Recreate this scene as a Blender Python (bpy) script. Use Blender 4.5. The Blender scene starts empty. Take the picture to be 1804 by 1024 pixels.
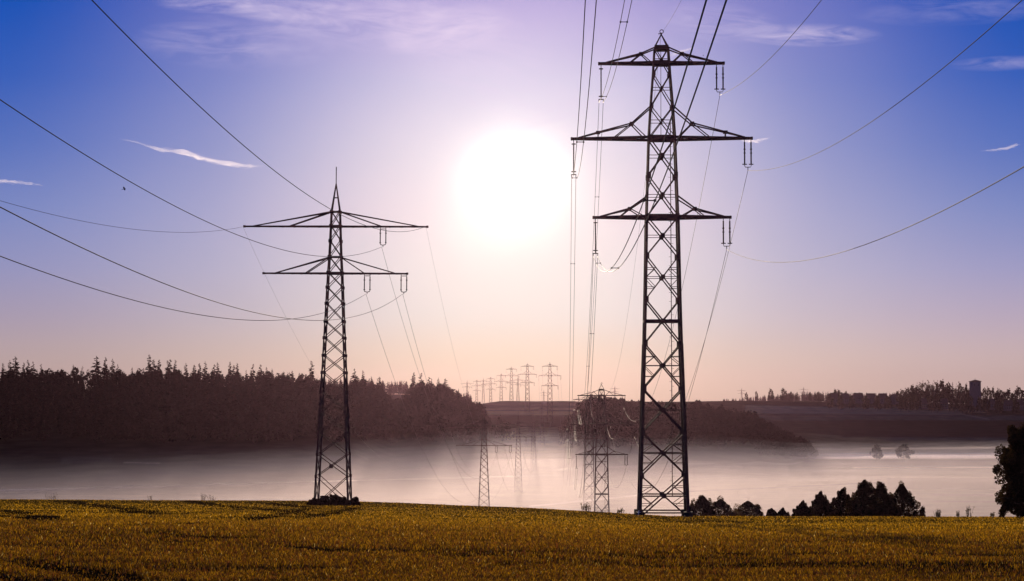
import bpy, math, random
import numpy as np
from mathutils import Vector, Matrix

R = math.radians
sc = bpy.context.scene
COL = sc.collection
rng = np.random.default_rng(7)
random.seed(7)

# ------------------------------------------------------------------ camera
F = 3600.0                      # focal length in pixels of an 1804 px wide picture
PITCH = math.atan(188.0 / F)
cd = bpy.data.cameras.new('camera')
cam = bpy.data.objects.new('camera', cd)
COL.objects.link(cam)
cd.sensor_width = 36.0
cd.lens = 36.0 * F / 1804.0
cd.clip_start = 0.5
cd.clip_end = 90000.0
cam.location = (0, 0, 0)
cam.rotation_euler = (math.pi / 2 + PITCH, 0, 0)
sc.camera = cam

def at(px, py, D):
    """point at horizontal distance D seen at photo pixel px, py"""
    cx = (px - 902.0) / F
    cy = (512.0 - py) / F
    c, s = math.cos(PITCH), math.sin(PITCH)
    dx, dy, dz = cx, c - s * cy, s + c * cy
    return Vector((dx * D / dy, D, dz * D / dy))

# ------------------------------------------------------------------ light
SUN = at(906, 322, 100.0).normalized()
SUN_EL = math.asin(SUN.z)
SUN_AZ = math.atan2(SUN.x, SUN.y)
ld = bpy.data.lights.new('sun', 'SUN')
ld.energy = 3.6
ld.angle = R(0.5)
ld.color = (1.0, 0.80, 0.58)
lo = bpy.data.objects.new('sun', ld)
COL.objects.link(lo)
lo.rotation_euler = (-SUN).to_track_quat('-Z', 'Y').to_euler()
lo.location = (0, 0, 300)

def lin(r, g, b):
    f = lambda v: (v / 255 / 12.92) if v / 255 < 0.04045 else ((v / 255 + 0.055) / 1.055) ** 2.4
    return (f(r), f(g), f(b), 1.0)

def pchip(xk, yk, x):
    xk, yk = np.array(xk, float), np.array(yk, float)
    h = np.diff(xk); dl = np.diff(yk) / h
    m = np.zeros(len(xk))
    for i in range(1, len(xk) - 1):
        if dl[i-1] * dl[i] > 0:
            w1, w2 = 2*h[i] + h[i-1], h[i] + 2*h[i-1]
            m[i] = (w1 + w2) / (w1 / dl[i-1] + w2 / dl[i])
    m[0], m[-1] = dl[0], dl[-1]
    i = np.clip(np.searchsorted(xk, x) - 1, 0, len(h) - 1)
    t = np.clip((x - xk[i]) / h[i], 0, 1)
    return (yk[i] * (2*t**3 - 3*t**2 + 1) + h[i]*m[i] * (t**3 - 2*t**2 + t) + yk[i+1] * (-2*t**3 + 3*t**2) + h[i]*m[i+1] * (t**3 - t**2))

def make_world():
    w = bpy.data.worlds.new('World')
    sc.world = w
    w.use_nodes = True
    nt = w.node_tree
    N, L = nt.nodes, nt.links
    N.clear()
    def node(t, **k):
        n = N.new(t)
        for a, b in k.items():
            setattr(n, a, b)
        return n
    def math_(op, a, b=None, c=None, clamp=False):
        n = node('ShaderNodeMath', operation=op, use_clamp=clamp)
        for i, v in enumerate((a, b, c)):
            if v is None: continue
            if isinstance(v, (int, float)): n.inputs[i].default_value = v
            else: L.new(v, n.inputs[i])
        return n.outputs[0]
    def ramp(fac, stops, interp='B_SPLINE'):
        n = node('ShaderNodeValToRGB')
        cr = n.color_ramp
        cr.interpolation = interp
        cr.elements[0].position, cr.elements[0].color = stops[0]
        cr.elements[1].position, cr.elements[1].color = stops[-1]
        for p, c in stops[1:-1]:
            e = cr.elements.new(p); e.color = c
        L.new(fac, n.inputs[0])
        return n.outputs[0]
    def mix(f, a, b, mode='MIX'):
        n = node('ShaderNodeMix', data_type='RGBA', blend_type=mode)
        for s, v in ((n.inputs[0], f), (n.inputs[6], a), (n.inputs[7], b)):
            if isinstance(v, (int, float)): s.default_value = v
            elif isinstance(v, tuple): s.default_value = v
            else: L.new(v, s)
        return n.outputs[2]
    tc = node('ShaderNodeTexCoord')
    nrm = node('ShaderNodeVectorMath', operation='NORMALIZE')
    L.new(tc.outputs['Generated'], nrm.inputs[0])
    d = nrm.outputs[0]
    sep = node('ShaderNodeSeparateXYZ'); L.new(d, sep.inputs[0])
    el = math_('MULTIPLY', math_('ARCSINE', sep.outputs[2]), 180 / math.pi)
    az = math_('MULTIPLY', math_('ARCTAN2', sep.outputs[0], sep.outputs[1]), 180 / math.pi)
    dot = node('ShaderNodeVectorMath', operation='DOT_PRODUCT')
    L.new(d, dot.inputs[0]); dot.inputs[1].default_value = tuple(SUN)
    ang = math_('MULTIPLY', math_('ARCCOSINE', math_('MINIMUM', dot.outputs['Value'], 0.9999999)), 180 / math.pi)
    # clear sky by elevation, away from the sun
    def curve(pts, hi, n=31):
        """smooth colour stops through (degree, linear rgb) points"""
        xs = [p[0] for p in pts]
        out = []
        for i in range(n):
            t = (i / (n - 1)) ** 1.6
            out.append((t, tuple(max(0.0, float(pchip(xs, [p[1][c] for p in pts], np.array([t * hi]))[0])) for c in range(3)) + (1.0,)))
        return out
    SB = [(0, lin(188, 162, 154)), (1.0, lin(186, 164, 162)), (1.8, lin(174, 158, 172)), (4.5, lin(132, 142, 194)), (8.0, lin(64, 100, 186)),
          (10.8, lin(8, 80, 180)), (16, lin(24, 66, 150)), (40, lin(26, 44, 96)), (90, lin(24, 34, 70))]
    SH = [(0, (.90, .69, .45)), (1.1, (.93, .75, .55)), (2.2, (.86, .77, .70)), (4.8, (.82, .69, .73)), (8.1, (.66, .60, .76)), (9.0, (.64, .57, .77)),
          (11, (.66, .52, .80)), (16, (.2, .2, .5)), (40, lin(26, 44, 96)), (90, lin(24, 34, 70))]
    e01 = math_('DIVIDE', el, 90.0, clamp=True)
    base = ramp(e01, curve([(d, c[:3]) for d, c in SB], 90.0), 'LINEAR')
    halo = ramp(e01, curve([(d, c[:3]) for d, c in SH], 90.0), 'LINEAR')
    a01 = math_('DIVIDE', ang, 20.0, clamp=True)
    HFP = [(0, 1.0), (3, .95), (4, .87), (5, .75), (6.3, .57), (8.5, .31), (10, .21), (12, .085), (14, .015), (16, 0), (20, 0)]
    hf = ramp(a01, curve([(d, (v, v, v)) for d, v in HFP], 20.0), 'LINEAR')
    sky = mix(hf, base, halo)
    # solar aureole
    gn = node('ShaderNodeTexNoise'); gn.inputs['Scale'].default_value = 16.0; gn.inputs['Detail'].default_value = 2.5; gn.inputs['Distortion'].default_value = 0.6
    L.new(d, gn.inputs['Vector'])
    ang2 = math_('MULTIPLY', ang, math_('ADD', math_('MULTIPLY', gn.outputs[0], 0.4), 0.82))
    core = math_('MULTIPLY', math_('EXPONENT', math_('MULTIPLY', math_('POWER', math_('DIVIDE', ang2, 1.15), 2.0), -1.0)), 0.6)
    core2 = math_('MULTIPLY', math_('EXPONENT', math_('MULTIPLY', math_('DIVIDE', ang2, 1.6), -1.0)), 0.80)
    aur = node('ShaderNodeCombineColor')
    cs = math_('ADD', core, core2)
    L.new(math_('MULTIPLY', cs, 1.0), aur.inputs[0]); L.new(math_('MULTIPLY', cs, 0.94), aur.inputs[1]); L.new(math_('MULTIPLY', cs, 0.66), aur.inputs[2])
    sky = mix(1.0, sky, aur.outputs[0], 'ADD')
    # the low sky is a little paler on the right of the sun
    fr = math_('MULTIPLY', math_('DIVIDE', az, 12.0, clamp=True), math_('EXPONENT', math_('MULTIPLY', math_('POWER', math_('DIVIDE', math_('SUBTRACT', el, 1.5), 2.6), 2.0), -1.0)))
    cr_ = node('ShaderNodeCombineColor')
    for i_, v_ in enumerate((.09, .065, .07)): L.new(math_('MULTIPLY', fr, v_), cr_.inputs[i_])
    sky = mix(1.0, sky, cr_.outputs[0], 'ADD')
    # thin cirrus veils, a layer laid out by direction
    def veil(azc, elc, wa, we, seed, amount, rot=0.0):
        nonlocal sky
        du = math_('SUBTRACT', az, azc); dv = math_('SUBTRACT', el, elc)
        dv = math_('ADD', dv, math_('MULTIPLY', du, rot))
        cv = node('ShaderNodeCombineXYZ')
        L.new(math_('MULTIPLY', du, 0.55), cv.inputs[0]); L.new(math_('MULTIPLY', dv, 2.6), cv.inputs[1]); cv.inputs[2].default_value = seed
        nz = node('ShaderNodeTexNoise'); nz.inputs['Scale'].default_value = 1.0; nz.inputs['Detail'].default_value = 6
        nz.inputs['Roughness'].default_value = 0.6; nz.inputs['Distortion'].default_value = 0.8
        L.new(cv.outputs[0], nz.inputs['Vector'])
        r2 = math_('ADD', math_('POWER', math_('DIVIDE', du, wa), 2.0), math_('POWER', math_('DIVIDE', dv, we), 2.0))
        win = math_('SUBTRACT', 1.0, r2, clamp=True)
        n1 = math_('MULTIPLY', math_('SUBTRACT', nz.outputs[0], 0.36), 2.6, clamp=True)
        f = math_('MULTIPLY', math_('MULTIPLY', win, n1), amount, clamp=True)
        sky = mix(f, sky, lin(232, 214, 240))
    def ae(px, py):
        v = at(px, py, 100).normalized()
        return math.degrees(math.atan2(v.x, v.y)), math.degrees(math.asin(v.z))
    for px, py, wa, we, sd, am, ro in ((680, 40, 4.2, 0.9, 1.0, 0.75, 0.06), (790, 55, 1.9, 0.75, 4.0, 0.9, -0.15), (1425, 62, 2.1, 0.34, 7.0, 0.75, 0.03),
                                       (1270, 40, 1.8, 0.6, 2.5, 0.45, 0.1), (1765, 112, 1.5, 0.22, 9.0, 0.35, 0.0), (420, 75, 3.0, 0.8, 12.0, 0.35, 0.0), (520, 22, 2.6, 0.35, 15.0, 0.6, 0.05),
                                       (380, 6, 1.8, 0.3, 17.0, 0.7, 0.0), (860, 130, 2.6, 1.5, 27.0, 0.35, 0.25), (1010, 200, 2.2, 1.2, 31.0, 0.25, -0.3), (1690, 20, 3.0, 0.4, 21.0, 0.25, 0.0)):
        a, e = ae(px, py)
        veil(a, e, wa, we, sd, am, ro)
    bg = node('ShaderNodeBackground'); bg.inputs[1].default_value = 1.0
    L.new(sky, bg.inputs[0])
    st = node('ShaderNodeTexSky', sky_type='NISHITA')
    st.sun_disc = False
    st.sun_elevation = SUN_EL
    st.sun_rotation = SUN_AZ
    st.air_density = 1.2; st.dust_density = 0.6
    bg2 = node('ShaderNodeBackground'); bg2.inputs[1].default_value = NISHITA
    L.new(st.outputs[0], bg2.inputs[0])
    add = node('ShaderNodeAddShader'); L.new(bg.outputs[0], add.inputs[0]); L.new(bg2.outputs[0], add.inputs[1])
    out = node('ShaderNodeOutputWorld'); L.new(add.outputs[0], out.inputs[0])

NISHITA = 0.0
make_world()

vs = sc.view_settings
vs.view_transform = 'Standard'
vs.look = 'None'
vs.exposure = 0.0
vs.gamma = 1.0
vs.use_curve_mapping = False
sc.cycles.max_bounces = 6
sc.cycles.volume_bounces = 1
sc.cycles.transparent_max_bounces = 12

# ------------------------------------------------------------------ helpers
def tag(o, label=None, cat=None, group=None, kind=None):
    if label: o['label'] = label
    if cat: o['category'] = cat
    if group: o['group'] = group
    if kind: o['kind'] = kind
    return o

def empty(name, loc, rz=0.0, sc_=1.0):
    o = bpy.data.objects.new(name, None)
    o.empty_display_size = 1.0
    o.location = loc
    o.rotation_euler = (0, 0, rz)
    o.scale = (sc_,) * 3
    COL.objects.link(o)
    return o

def mesh_np(name, V, Fc, mat, parent=None, attr=None, smooth=False, loc=None):
    """V: (n,3); Fc: (m,k) int array or list of polygons; attr: (n,3) colours"""
    me = bpy.data.meshes.new(name)
    V = np.asarray(V, dtype=np.float32)
    if isinstance(Fc, np.ndarray):
        m, k = Fc.shape
        me.vertices.add(len(V)); me.vertices.foreach_set('co', V.ravel())
        me.loops.add(m * k); me.loops.foreach_set('vertex_index', Fc.astype(np.int32).ravel())
        me.polygons.add(m); me.polygons.foreach_set('loop_start', np.arange(0, m * k, k, dtype=np.int32))
        me.update(calc_edges=True)
    else:
        me.from_pydata([tuple(v) for v in V], [], Fc)
    if attr is not None:
        a = me.color_attributes.new('tint', 'FLOAT_COLOR', 'POINT')
        c = np.ones((len(V), 4), dtype=np.float32); c[:, :3] = attr
        a.data.foreach_set('color', c.ravel())
    if smooth:
        me.polygons.foreach_set('use_smooth', np.ones(len(me.polygons), dtype=bool))
    me.materials.append(mat)
    me.validate()
    o = bpy.data.objects.new(name, me)
    if parent is not None: o.parent = parent
    if loc is not None: o.location = loc
    COL.objects.link(o)
    return o

class MB:
    def __init__(self): self.v, self.f = [], []
    def bar(self, a, b, w, h=None):
        a, b = Vector(a), Vector(b)
        h = h or w
        d = (b - a)
        if d.length < 1e-5: return self
        d.normalize()
        up = Vector((0, 0, 1)) if abs(d.z) < 0.95 else Vector((0, 1, 0))
        s = d.cross(up).normalized(); t = s.cross(d).normalized()
        i = len(self.v)
        for p in (a, b):
            for x, y in ((-1, -1), (1, -1), (1, 1), (-1, 1)):
                self.v.append(p + s * (x * w / 2) + t * (y * h / 2))
        self.f += [(i, i+1, i+5, i+4), (i+1, i+2, i+6, i+5), (i+2, i+3, i+7, i+6), (i+3, i, i+4, i+7), (i+3, i+2, i+1, i), (i+4, i+5, i+6, i+7)]
        return self
    def angle(self, a, b, w):
        """an angle-iron: two thin flanges"""
        a, b = Vector(a), Vector(b)
        d = (b - a)
        if d.length < 1e-5: return self
        d.normalize()
        up = Vector((0, 0, 1)) if abs(d.z) < 0.95 else Vector((0, 1, 0))
        s = d.cross(up).normalized(); t = s.cross(d).normalized()
        self.bar(a + s * 0, b + s * 0, w, w * 0.28)
        self.bar(a + t * (w * 0.40) + s * (w * .36), b + t * (w * 0.40) + s * (w * .36), w * 0.28, w * .55)
        return self
    def box(self, c, sx, sy, sz):
        c = Vector(c)
        return self.bar(c - Vector((0, 0, sz / 2)), c + Vector((0, 0, sz / 2)), sx, sy)
    def tube(self, pts, r, n=6, close=False):
        pts = [Vector(p) for p in pts]
        i0 = len(self.v)
        m = len(pts)
        for k, p in enumerate(pts):
            d = (pts[min(k + 1, m - 1)] - pts[max(k - 1, 0)])
            d = d.normalized() if d.length > 1e-9 else Vector((0, 0, 1))
            up = Vector((0, 0, 1)) if abs(d.z) < 0.9 else Vector((1, 0, 0))
            s = d.cross(up).normalized(); t = s.cross(d).normalized()
            rr = r[k] if hasattr(r, '__len__') else r
            for q in range(n):
                a = 2 * math.pi * q / n
                self.v.append(p + s * (math.cos(a) * rr) + t * (math.sin(a) * rr))
        for k in range(m - 1):
            for q in range(n):
                a, b = i0 + k * n + q, i0 + k * n + (q + 1) % n
                self.f.append((a, b, b + n, a + n))
        self.f.append(tuple(i0 + q for q in range(n))[::-1])
        self.f.append(tuple(i0 + (m - 1) * n + q for q in range(n)))
        return self
    def disc(self, c, r, h, n=10):
        c = Vector(c)
        return self.tube([c - Vector((0, 0, h / 2)), c + Vector((0, 0, h / 2))], r, n)
    def poly(self, pts):
        i = len(self.v)
        self.v += [Vector(p) for p in pts]
        self.f.append(tuple(range(i, i + len(pts))))
        return self
    def build(self, name, mat, parent=None, smooth=False):
        return mesh_np(name, np.array([tuple(v) for v in self.v]), self.f, mat, parent, smooth=smooth)

def copy_tree(o, parent=None, skip=()):
    c = o.copy(); COL.objects.link(c); c.parent = parent
    for ch in list(o.children):
        if ch.name.split('.')[0] in skip: continue
        copy_tree(ch, c, skip)
    return c

# ------------------------------------------------------------------ materials
def mat_simple(name, col, rough=0.8, metal=0.0, noise=0.0, nscale=3.0, bump=0.0, spec=0.3):
    m = bpy.data.materials.new(name); m.use_nodes = True
    nt = m.node_tree; N, L = nt.nodes, nt.links
    p = N['Principled BSDF']
    p.inputs['Roughness'].default_value = rough
    p.inputs['Metallic'].default_value = metal
    p.inputs['Specular IOR Level'].default_value = spec
    tc = N.new('ShaderNodeTexCoord')
    nz = N.new('ShaderNodeTexNoise'); nz.inputs['Scale'].default_value = nscale; nz.inputs['Detail'].default_value = 5
    L.new(tc.outputs['Object'], nz.inputs['Vector'])
    cr = N.new('ShaderNodeValToRGB')
    k = noise
    cr.color_ramp.elements[0].position = 0.3; cr.color_ramp.elements[1].position = 0.7
    cr.color_ramp.elements[0].color = (col[0] * (1 - k), col[1] * (1 - k), col[2] * (1 - k), 1)
    cr.color_ramp.elements[1].color = (col[0] * (1 + k), col[1] * (1 + k), col[2] * (1 + k), 1)
    L.new(nz.outputs[0], cr.inputs[0]); L.new(cr.outputs[0], p.inputs['Base Color'])
    if bump:
        b = N.new('ShaderNodeBump'); b.inputs['Strength'].default_value = bump; b.inputs['Distance'].default_value = 0.1
        L.new(nz.outputs[0], b.inputs['Height']); L.new(b.outputs[0], p.inputs['Normal'])
    return m

def mat_leaf(name, tint=(1, 1, 1), trans=0.4, attr=True, gloss=0.0, tboost=1.0):
    m = bpy.data.materials.new(name); m.use_nodes = True
    nt = m.node_tree; N, L = nt.nodes, nt.links
    N.clear()
    out = N.new('ShaderNodeOutputMaterial')
    df = N.new('ShaderNodeBsdfDiffuse'); tr = N.new('ShaderNodeBsdfTranslucent')
    mx = N.new('ShaderNodeMixShader'); mx.inputs[0].default_value = trans
    if attr:
        at_ = N.new('ShaderNodeAttribute'); at_.attribute_name = 'tint'
        mu = N.new('ShaderNodeMix'); mu.data_type = 'RGBA'; mu.blend_type = 'MULTIPLY'; mu.inputs[0].default_value = 1.0
        L.new(at_.outputs['Color'], mu.inputs[6]); mu.inputs[7].default_value = (*tint, 1)
        c = mu.outputs[2]
        L.new(c, df.inputs[0])
        mu2 = N.new('ShaderNodeMix'); mu2.data_type = 'RGBA'; mu2.blend_type = 'MULTIPLY'; mu2.inputs[0].default_value = 1.0
        L.new(c, mu2.inputs[6]); mu2.inputs[7].default_value = (1.4 * tboost, 1.25 * tboost, 0.55 * tboost, 1)
        L.new(mu2.outputs[2], tr.inputs[0])
    else:
        df.inputs[0].default_value = (*tint, 1); tr.inputs[0].default_value = (tint[0] * 1.3, tint[1] * 1.2, tint[2] * .7, 1)
    L.new(df.outputs[0], mx.inputs[1]); L.new(tr.outputs[0], mx.inputs[2])
    last = mx.outputs[0]
    if gloss:
        gl = N.new('ShaderNodeBsdfGlossy'); gl.inputs['Roughness'].default_value = 0.35; gl.inputs['Color'].default_value = (.8, .8, .8, 1)
        m2 = N.new('ShaderNodeMixShader'); m2.inputs[0].default_value = gloss
        L.new(last, m2.inputs[1]); L.new(gl.outputs[0], m2.inputs[2]); last = m2.outputs[0]
    L.new(last, out.inputs[0])
    return m

def mat_volume(name, col, density, g):
    m = bpy.data.materials.new(name); m.use_nodes = True
    N, L = m.node_tree.nodes, m.node_tree.links
    N.clear()
    out = N.new('ShaderNodeOutputMaterial')
    v = N.new('ShaderNodeVolumePrincipled')
    v.inputs['Color'].default_value = (*col, 1)
    v.inputs['Density'].default_value = density
    v.inputs['Anisotropy'].default_value = g
    L.new(v.outputs[0], out.inputs['Volume'])
    return m

def mat_ground():
    m = bpy.data.materials.new('ground'); m.use_nodes = True
    N, L = m.node_tree.nodes, m.node_tree.links
    p = N['Principled BSDF']; p.inputs['Roughness'].default_value = 1.0; p.inputs['Specular IOR Level'].default_value = 0.0
    a = N.new('ShaderNodeAttribute'); a.attribute_name = 'tint'
    tc = N.new('ShaderNodeTexCoord')
    n1 = N.new('ShaderNodeTexNoise'); n1.inputs['Scale'].default_value = 2.2; n1.inputs['Detail'].default_value = 6
    n2 = N.new('ShaderNodeTexNoise'); n2.inputs['Scale'].default_value = 0.06; n2.inputs['Detail'].default_value = 5
    L.new(tc.outputs['Object'], n1.inputs['Vector']); L.new(tc.outputs['Object'], n2.inputs['Vector'])
    mm = N.new('ShaderNodeMath'); mm.operation = 'MULTIPLY'; L.new(n1.outputs[0], mm.inputs[0]); L.new(n2.outputs[0], mm.inputs[1])
    mr = N.new('ShaderNodeMapRange'); mr.inputs[1].default_value = 0.1; mr.inputs[2].default_value = 0.42
    mr.inputs[3].default_value = 0.55; mr.inputs[4].default_value = 1.5
    L.new(mm.outputs[0], mr.inputs[0])
    vm = N.new('ShaderNodeVectorMath'); vm.operation = 'SCALE'
    L.new(a.outputs['Color'], vm.inputs[0]); L.new(mr.outputs[0], vm.inputs['Scale'])
    L.new(vm.outputs[0], p.inputs['Base Color'])
    return m

M = {}
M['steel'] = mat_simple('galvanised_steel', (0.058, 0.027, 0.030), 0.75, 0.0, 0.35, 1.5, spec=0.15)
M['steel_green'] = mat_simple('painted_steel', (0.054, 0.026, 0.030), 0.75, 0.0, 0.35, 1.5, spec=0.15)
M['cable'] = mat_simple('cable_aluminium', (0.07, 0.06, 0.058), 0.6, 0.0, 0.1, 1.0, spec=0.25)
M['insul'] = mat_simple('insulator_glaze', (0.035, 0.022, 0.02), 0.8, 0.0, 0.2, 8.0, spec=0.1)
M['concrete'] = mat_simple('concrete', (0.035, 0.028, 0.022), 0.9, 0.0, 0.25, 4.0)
M['white'] = mat_simple('white_paint', (0.8, 0.8, 0.8), 0.6, 0.0, 0.05, 4.0)
M['bark'] = mat_simple('bark', (0.05, 0.04, 0.03), 0.95, 0.0, 0.4, 3.0, 0.3)
M['leaf'] = mat_leaf('leaves', (1, 1, 1), 0.35)
M['needle'] = mat_leaf('needles', (1, 1, 1), 0.05)
M['grass'] = mat_leaf('grass', (1, 1, 1), 0.55, gloss=0.03, tboost=1.25)
M['ground'] = mat_ground()
M['render'] = mat_simple('house_render', (0.10, 0.085, 0.085), 0.9, 0.0, 0.1, 0.5)
M['render2'] = mat_simple('house_plaster', (0.12, 0.105, 0.11), 0.9, 0.0, 0.1, 0.5)
M['tile'] = mat_simple('roof_tiles', (0.12, 0.06, 0.045), 0.85, 0.0, 0.25, 2.0)
M['glass'] = mat_simple('window_glass', (0.03, 0.035, 0.04), 0.15, 0.0, 0.0, 2.0, spec=0.6)
M['feather'] = mat_simple('feathers', (0.03, 0.028, 0.028), 0.8, 0.0, 0.2, 10.0)

# ------------------------------------------------------------------ terrain
CR_U = [0, 600, 900, 1090, 1180, 1804]
CR_Y = [880, 883.5, 893, 904, 909, 910.5]
CR_D = [384, 384, 330, 268, 254, 252]
EYE = 1.7
hill = {
    -1500: [(950, -51), (1180, -46), (1400, -29), (1680, 0), (2200, 8), (5600, 10)],
    0:     [(950, -51), (1180, -46), (1400, -29), (1680, 0), (2200, 8), (5600, 10)],
    500:   [(950, -51), (1180, -47), (1400, -30), (1680, -1), (2200, 5), (3100, 8), (5600, 8)],
    620:   [(950, -51), (1200, -48), (1400, -33), (1680, -6), (2200, -6), (3100, 8), (5600, 8)],
    700:   [(1000, -52), (1300, -51), (1680, -18), (2200, -12), (3100, 4), (5600, 3)],
    760:   [(1000, -52), (1300, -52), (1640, -9), (2200, -14), (3100, 2), (5600, 0)],
    830:   [(1000, -53), (1300, -53), (1600, -27), (1900, -22), (2600, -9), (3100, -12), (5600, -22)],
    890:   [(1000, -54), (1300, -55), (1600, -50), (1900, -33), (2280, -17), (2600, -4.6), (2800, -12), (3300, -20), (5600, -30)],
    990:   [(1000, -54), (1300, -56), (1600, -52), (1900, -30), (2280, -16), (2600, -4.6), (2800, -10), (3300, -18), (5600, -30)],
    1050:  [(1000, -53), (1300, -53), (1580, -20), (2000, -12), (2600, -6), (5600, -20)],
    1200:  [(1000, -52), (1330, -50), (1620, -26), (2000, -14), (2700, -6), (3600, -12), (4300, -10), (5600, -35)],
    1320:  [(1000, -51), (1400, -48), (1650, -32), (2000, -30), (2640, -4.5), (3300, -14), (4300, -9), (4700, -14), (5600, -35)],
    1400:  [(1000, -51), (1500, -49), (1800, -46), (2150, -38), (2640, -5), (3300, -16), (4300, -9), (4700, -14), (5600, -35)],
    1520:  [(1000, -51), (1500, -50), (2150, -42), (2640, -7), (3300, -16), (4300, -12), (5600, -35)],
    1804:  [(1000, -51), (1500, -51), (2150, -42), (2700, -10), (3300, -10), (5600, -30)],
    3300:  [(1000, -51), (1500, -51), (2150, -42), (2700, -10), (3300, -5), (5600, -10)],
}
HU = sorted(hill)
LG = np.linspace(math.log(1.0), math.log(5600.0), 1400)
DG = np.exp(LG)
UG = np.linspace(-1500, 3300, 481)
def col_profile(u, knots):
    yc = np.interp(u, CR_U, CR_Y); dc = np.interp(u, CR_U, CR_D)
    zc = -(yc - 700) / F * dc
    s = (-zc - EYE) / dc
    ks = [(0, -EYE), (dc * .3, -EYE - s * dc * .3), (dc * .7, -EYE - s * dc * .7), (dc, zc), (620, -46.5)] + knots
    return pchip([k[0] for k in ks], [k[1] for k in ks], DG)
base_cols = {u: None for u in HU}
ZT = np.zeros((len(UG), len(DG)))
for i, u in enumerate(UG):
    j = min(max(np.searchsorted(HU, u) - 1, 0), len(HU) - 2)
    t = (u - HU[j]) / (HU[j+1] - HU[j]); t = t * t * (3 - 2 * t)
    ZT[i] = col_profile(u, hill[HU[j]]) * (1 - t) + col_profile(u, hill[HU[j+1]]) * t

def vnoise(x, y, seed=0):
    """smooth value noise in 0..1, vectorised"""
    xi, yi = np.floor(x).astype(np.int64), np.floor(y).astype(np.int64)
    fx, fy = x - xi, y - yi
    fx, fy = fx*fx*(3-2*fx), fy*fy*(3-2*fy)
    def h(a, b):
        n = (a * 374761393 + b * 668265263 + seed * 1442695041) & 0xffffffff
        n = ((n ^ (n >> 13)) * 1274126177) & 0xffffffff
        return ((n ^ (n >> 16)) & 0xffff) / 65535.0
    return (h(xi, yi)*(1-fx) + h(xi+1, yi)*fx)*(1-fy) + (h(xi, yi+1)*(1-fx) + h(xi+1, yi+1)*fx)*fy
def fbm(x, y, seed=0, o=4):
    s, a, t = 0, 1.0, 0
    for k in range(o):
        s = s + a * vnoise(x * 2**k + 17.3*k, y * 2**k + 5.1*k, seed + k); t += a; a *= .5
    return s / t

def H(x, y):
    x = np.asarray(x, float); y = np.asarray(y, float)
    yy = np.maximum(y, 1.0)
    yy2 = np.maximum(yy, np.abs(x) * 0.9)          # far to the sides keep the outer profile
    u = np.clip(902 + F * x / np.maximum(yy2, 30.0), -1500, 3300)
    fi = (u - UG[0]) / (UG[1] - UG[0]); i = np.clip(fi.astype(int), 0, len(UG) - 2); t = fi - i
    fj = (np.log(np.clip(yy2, 1, 5599)) - LG[0]) / (LG[1] - LG[0]); j = np.clip(fj.astype(int), 0, len(LG) - 2); w = fj - j
    z = (ZT[i, j]*(1-t) + ZT[i+1, j]*t)*(1-w) + (ZT[i, j+1]*(1-t) + ZT[i+1, j+1]*t)*w
    z = z + (fbm(x / 22, y / 22, 3) - .5) * 0.25 * np.clip(y / 60, 0, 1) * np.clip(1.4 - np.abs(y - 200) / 300, 0, 1)
    z = z + (fbm(x / 90, y / 90, 5) - .5) * 2.0 * np.clip((y - 700) / 600, 0, 1)
    return z
def Hs(x, y): return float(H(np.array([x]), np.array([y]))[0])

def scr(x, y, z):
    """photo pixel of world points"""
    c, s = math.cos(PITCH), math.sin(PITCH)
    yc = y * c + z * s; zc = -y * s + z * c
    return 902 + F * x / yc, 512 - F * zc / yc

# tractor lines, bare strips and painted pylon shadows in the near field: world polylines (x, y, half width)
def gpt(px, py):
    """where the view ray through a photo pixel meets the near slope"""
    yc = np.interp(px, CR_U, CR_Y); dc = np.interp(px, CR_U, CR_D)
    s = ((yc - 700) / F) - EYE / dc
    t = max((py - 700) / F - s, EYE / (dc * 1.0))
    D = EYE / t
    return ((px - 902) / F * D, D)
strips = []
def strip(pts, w):
    strips.append(([gpt(*p) for p in pts], w))
strip([(-100, 984), (0, 990), (110, 1000), (200, 1016), (300, 1030)], 0.75)
strip([(-60, 1008), (10, 1016), (70, 1026), (120, 1034)], 0.6)
strip([(45, 936), (90, 934), (130, 933)], 0.7)
strip([(60, 944), (118, 944)], 0.6)
strip([(165, 951), (218, 951)], 0.8)
strip([(285, 941), (330, 944), (370, 948), (440, 951)], 0.9)
strip([(450, 959), (520, 962), (590, 969), (680, 969), (760, 972)], 0.55)
strip([(740, 973), (800, 976), (850, 974), (930, 980), (1010, 985)], 0.8)
strip([(1010, 985), (1080, 989), (1170, 998), (1290, 1003)], 0.5)
strip([(1140, 974), (1250, 973), (1330, 979), (1430, 975)], 0.6)
strip([(1430, 975), (1560, 972), (1700, 978), (1810, 980)], 0.5)
strip([(1600, 991), (1810, 1000)], 0.45)
strip([(1190, 1010), (1290, 1014), (1420, 1012)], 0.35)
strip([(0, 898), (45, 905), (110, 918)], 1.3)
strip([(0, 908), (40, 911), (70, 914)], 1.3)
strip([(120, 884), (190, 892), (270, 905)], 1.8)
strip([(330, 884), (420, 893), (540, 903)], 1.6)
strip([(545, 895), (505, 906), (440, 915)], 1.3)  # cast shadow of the left pylon's left foot, painted dark
strip([(632, 893), (580, 905), (530, 912)], 1.1)  # same pylon's right foot shadow, also painted into the field
strip([(480, 887), (540, 893)], 1.5)
strip([(640, 886), (760, 889), (900, 897)], 1.5)
strip([(880, 893), (1000, 900), (1100, 907)], 1.6)
strip([(200, 930), (300, 925), (420, 919)], 1.0)
strip([(950, 906), (1040, 910), (1110, 911)], 1.3)

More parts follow.
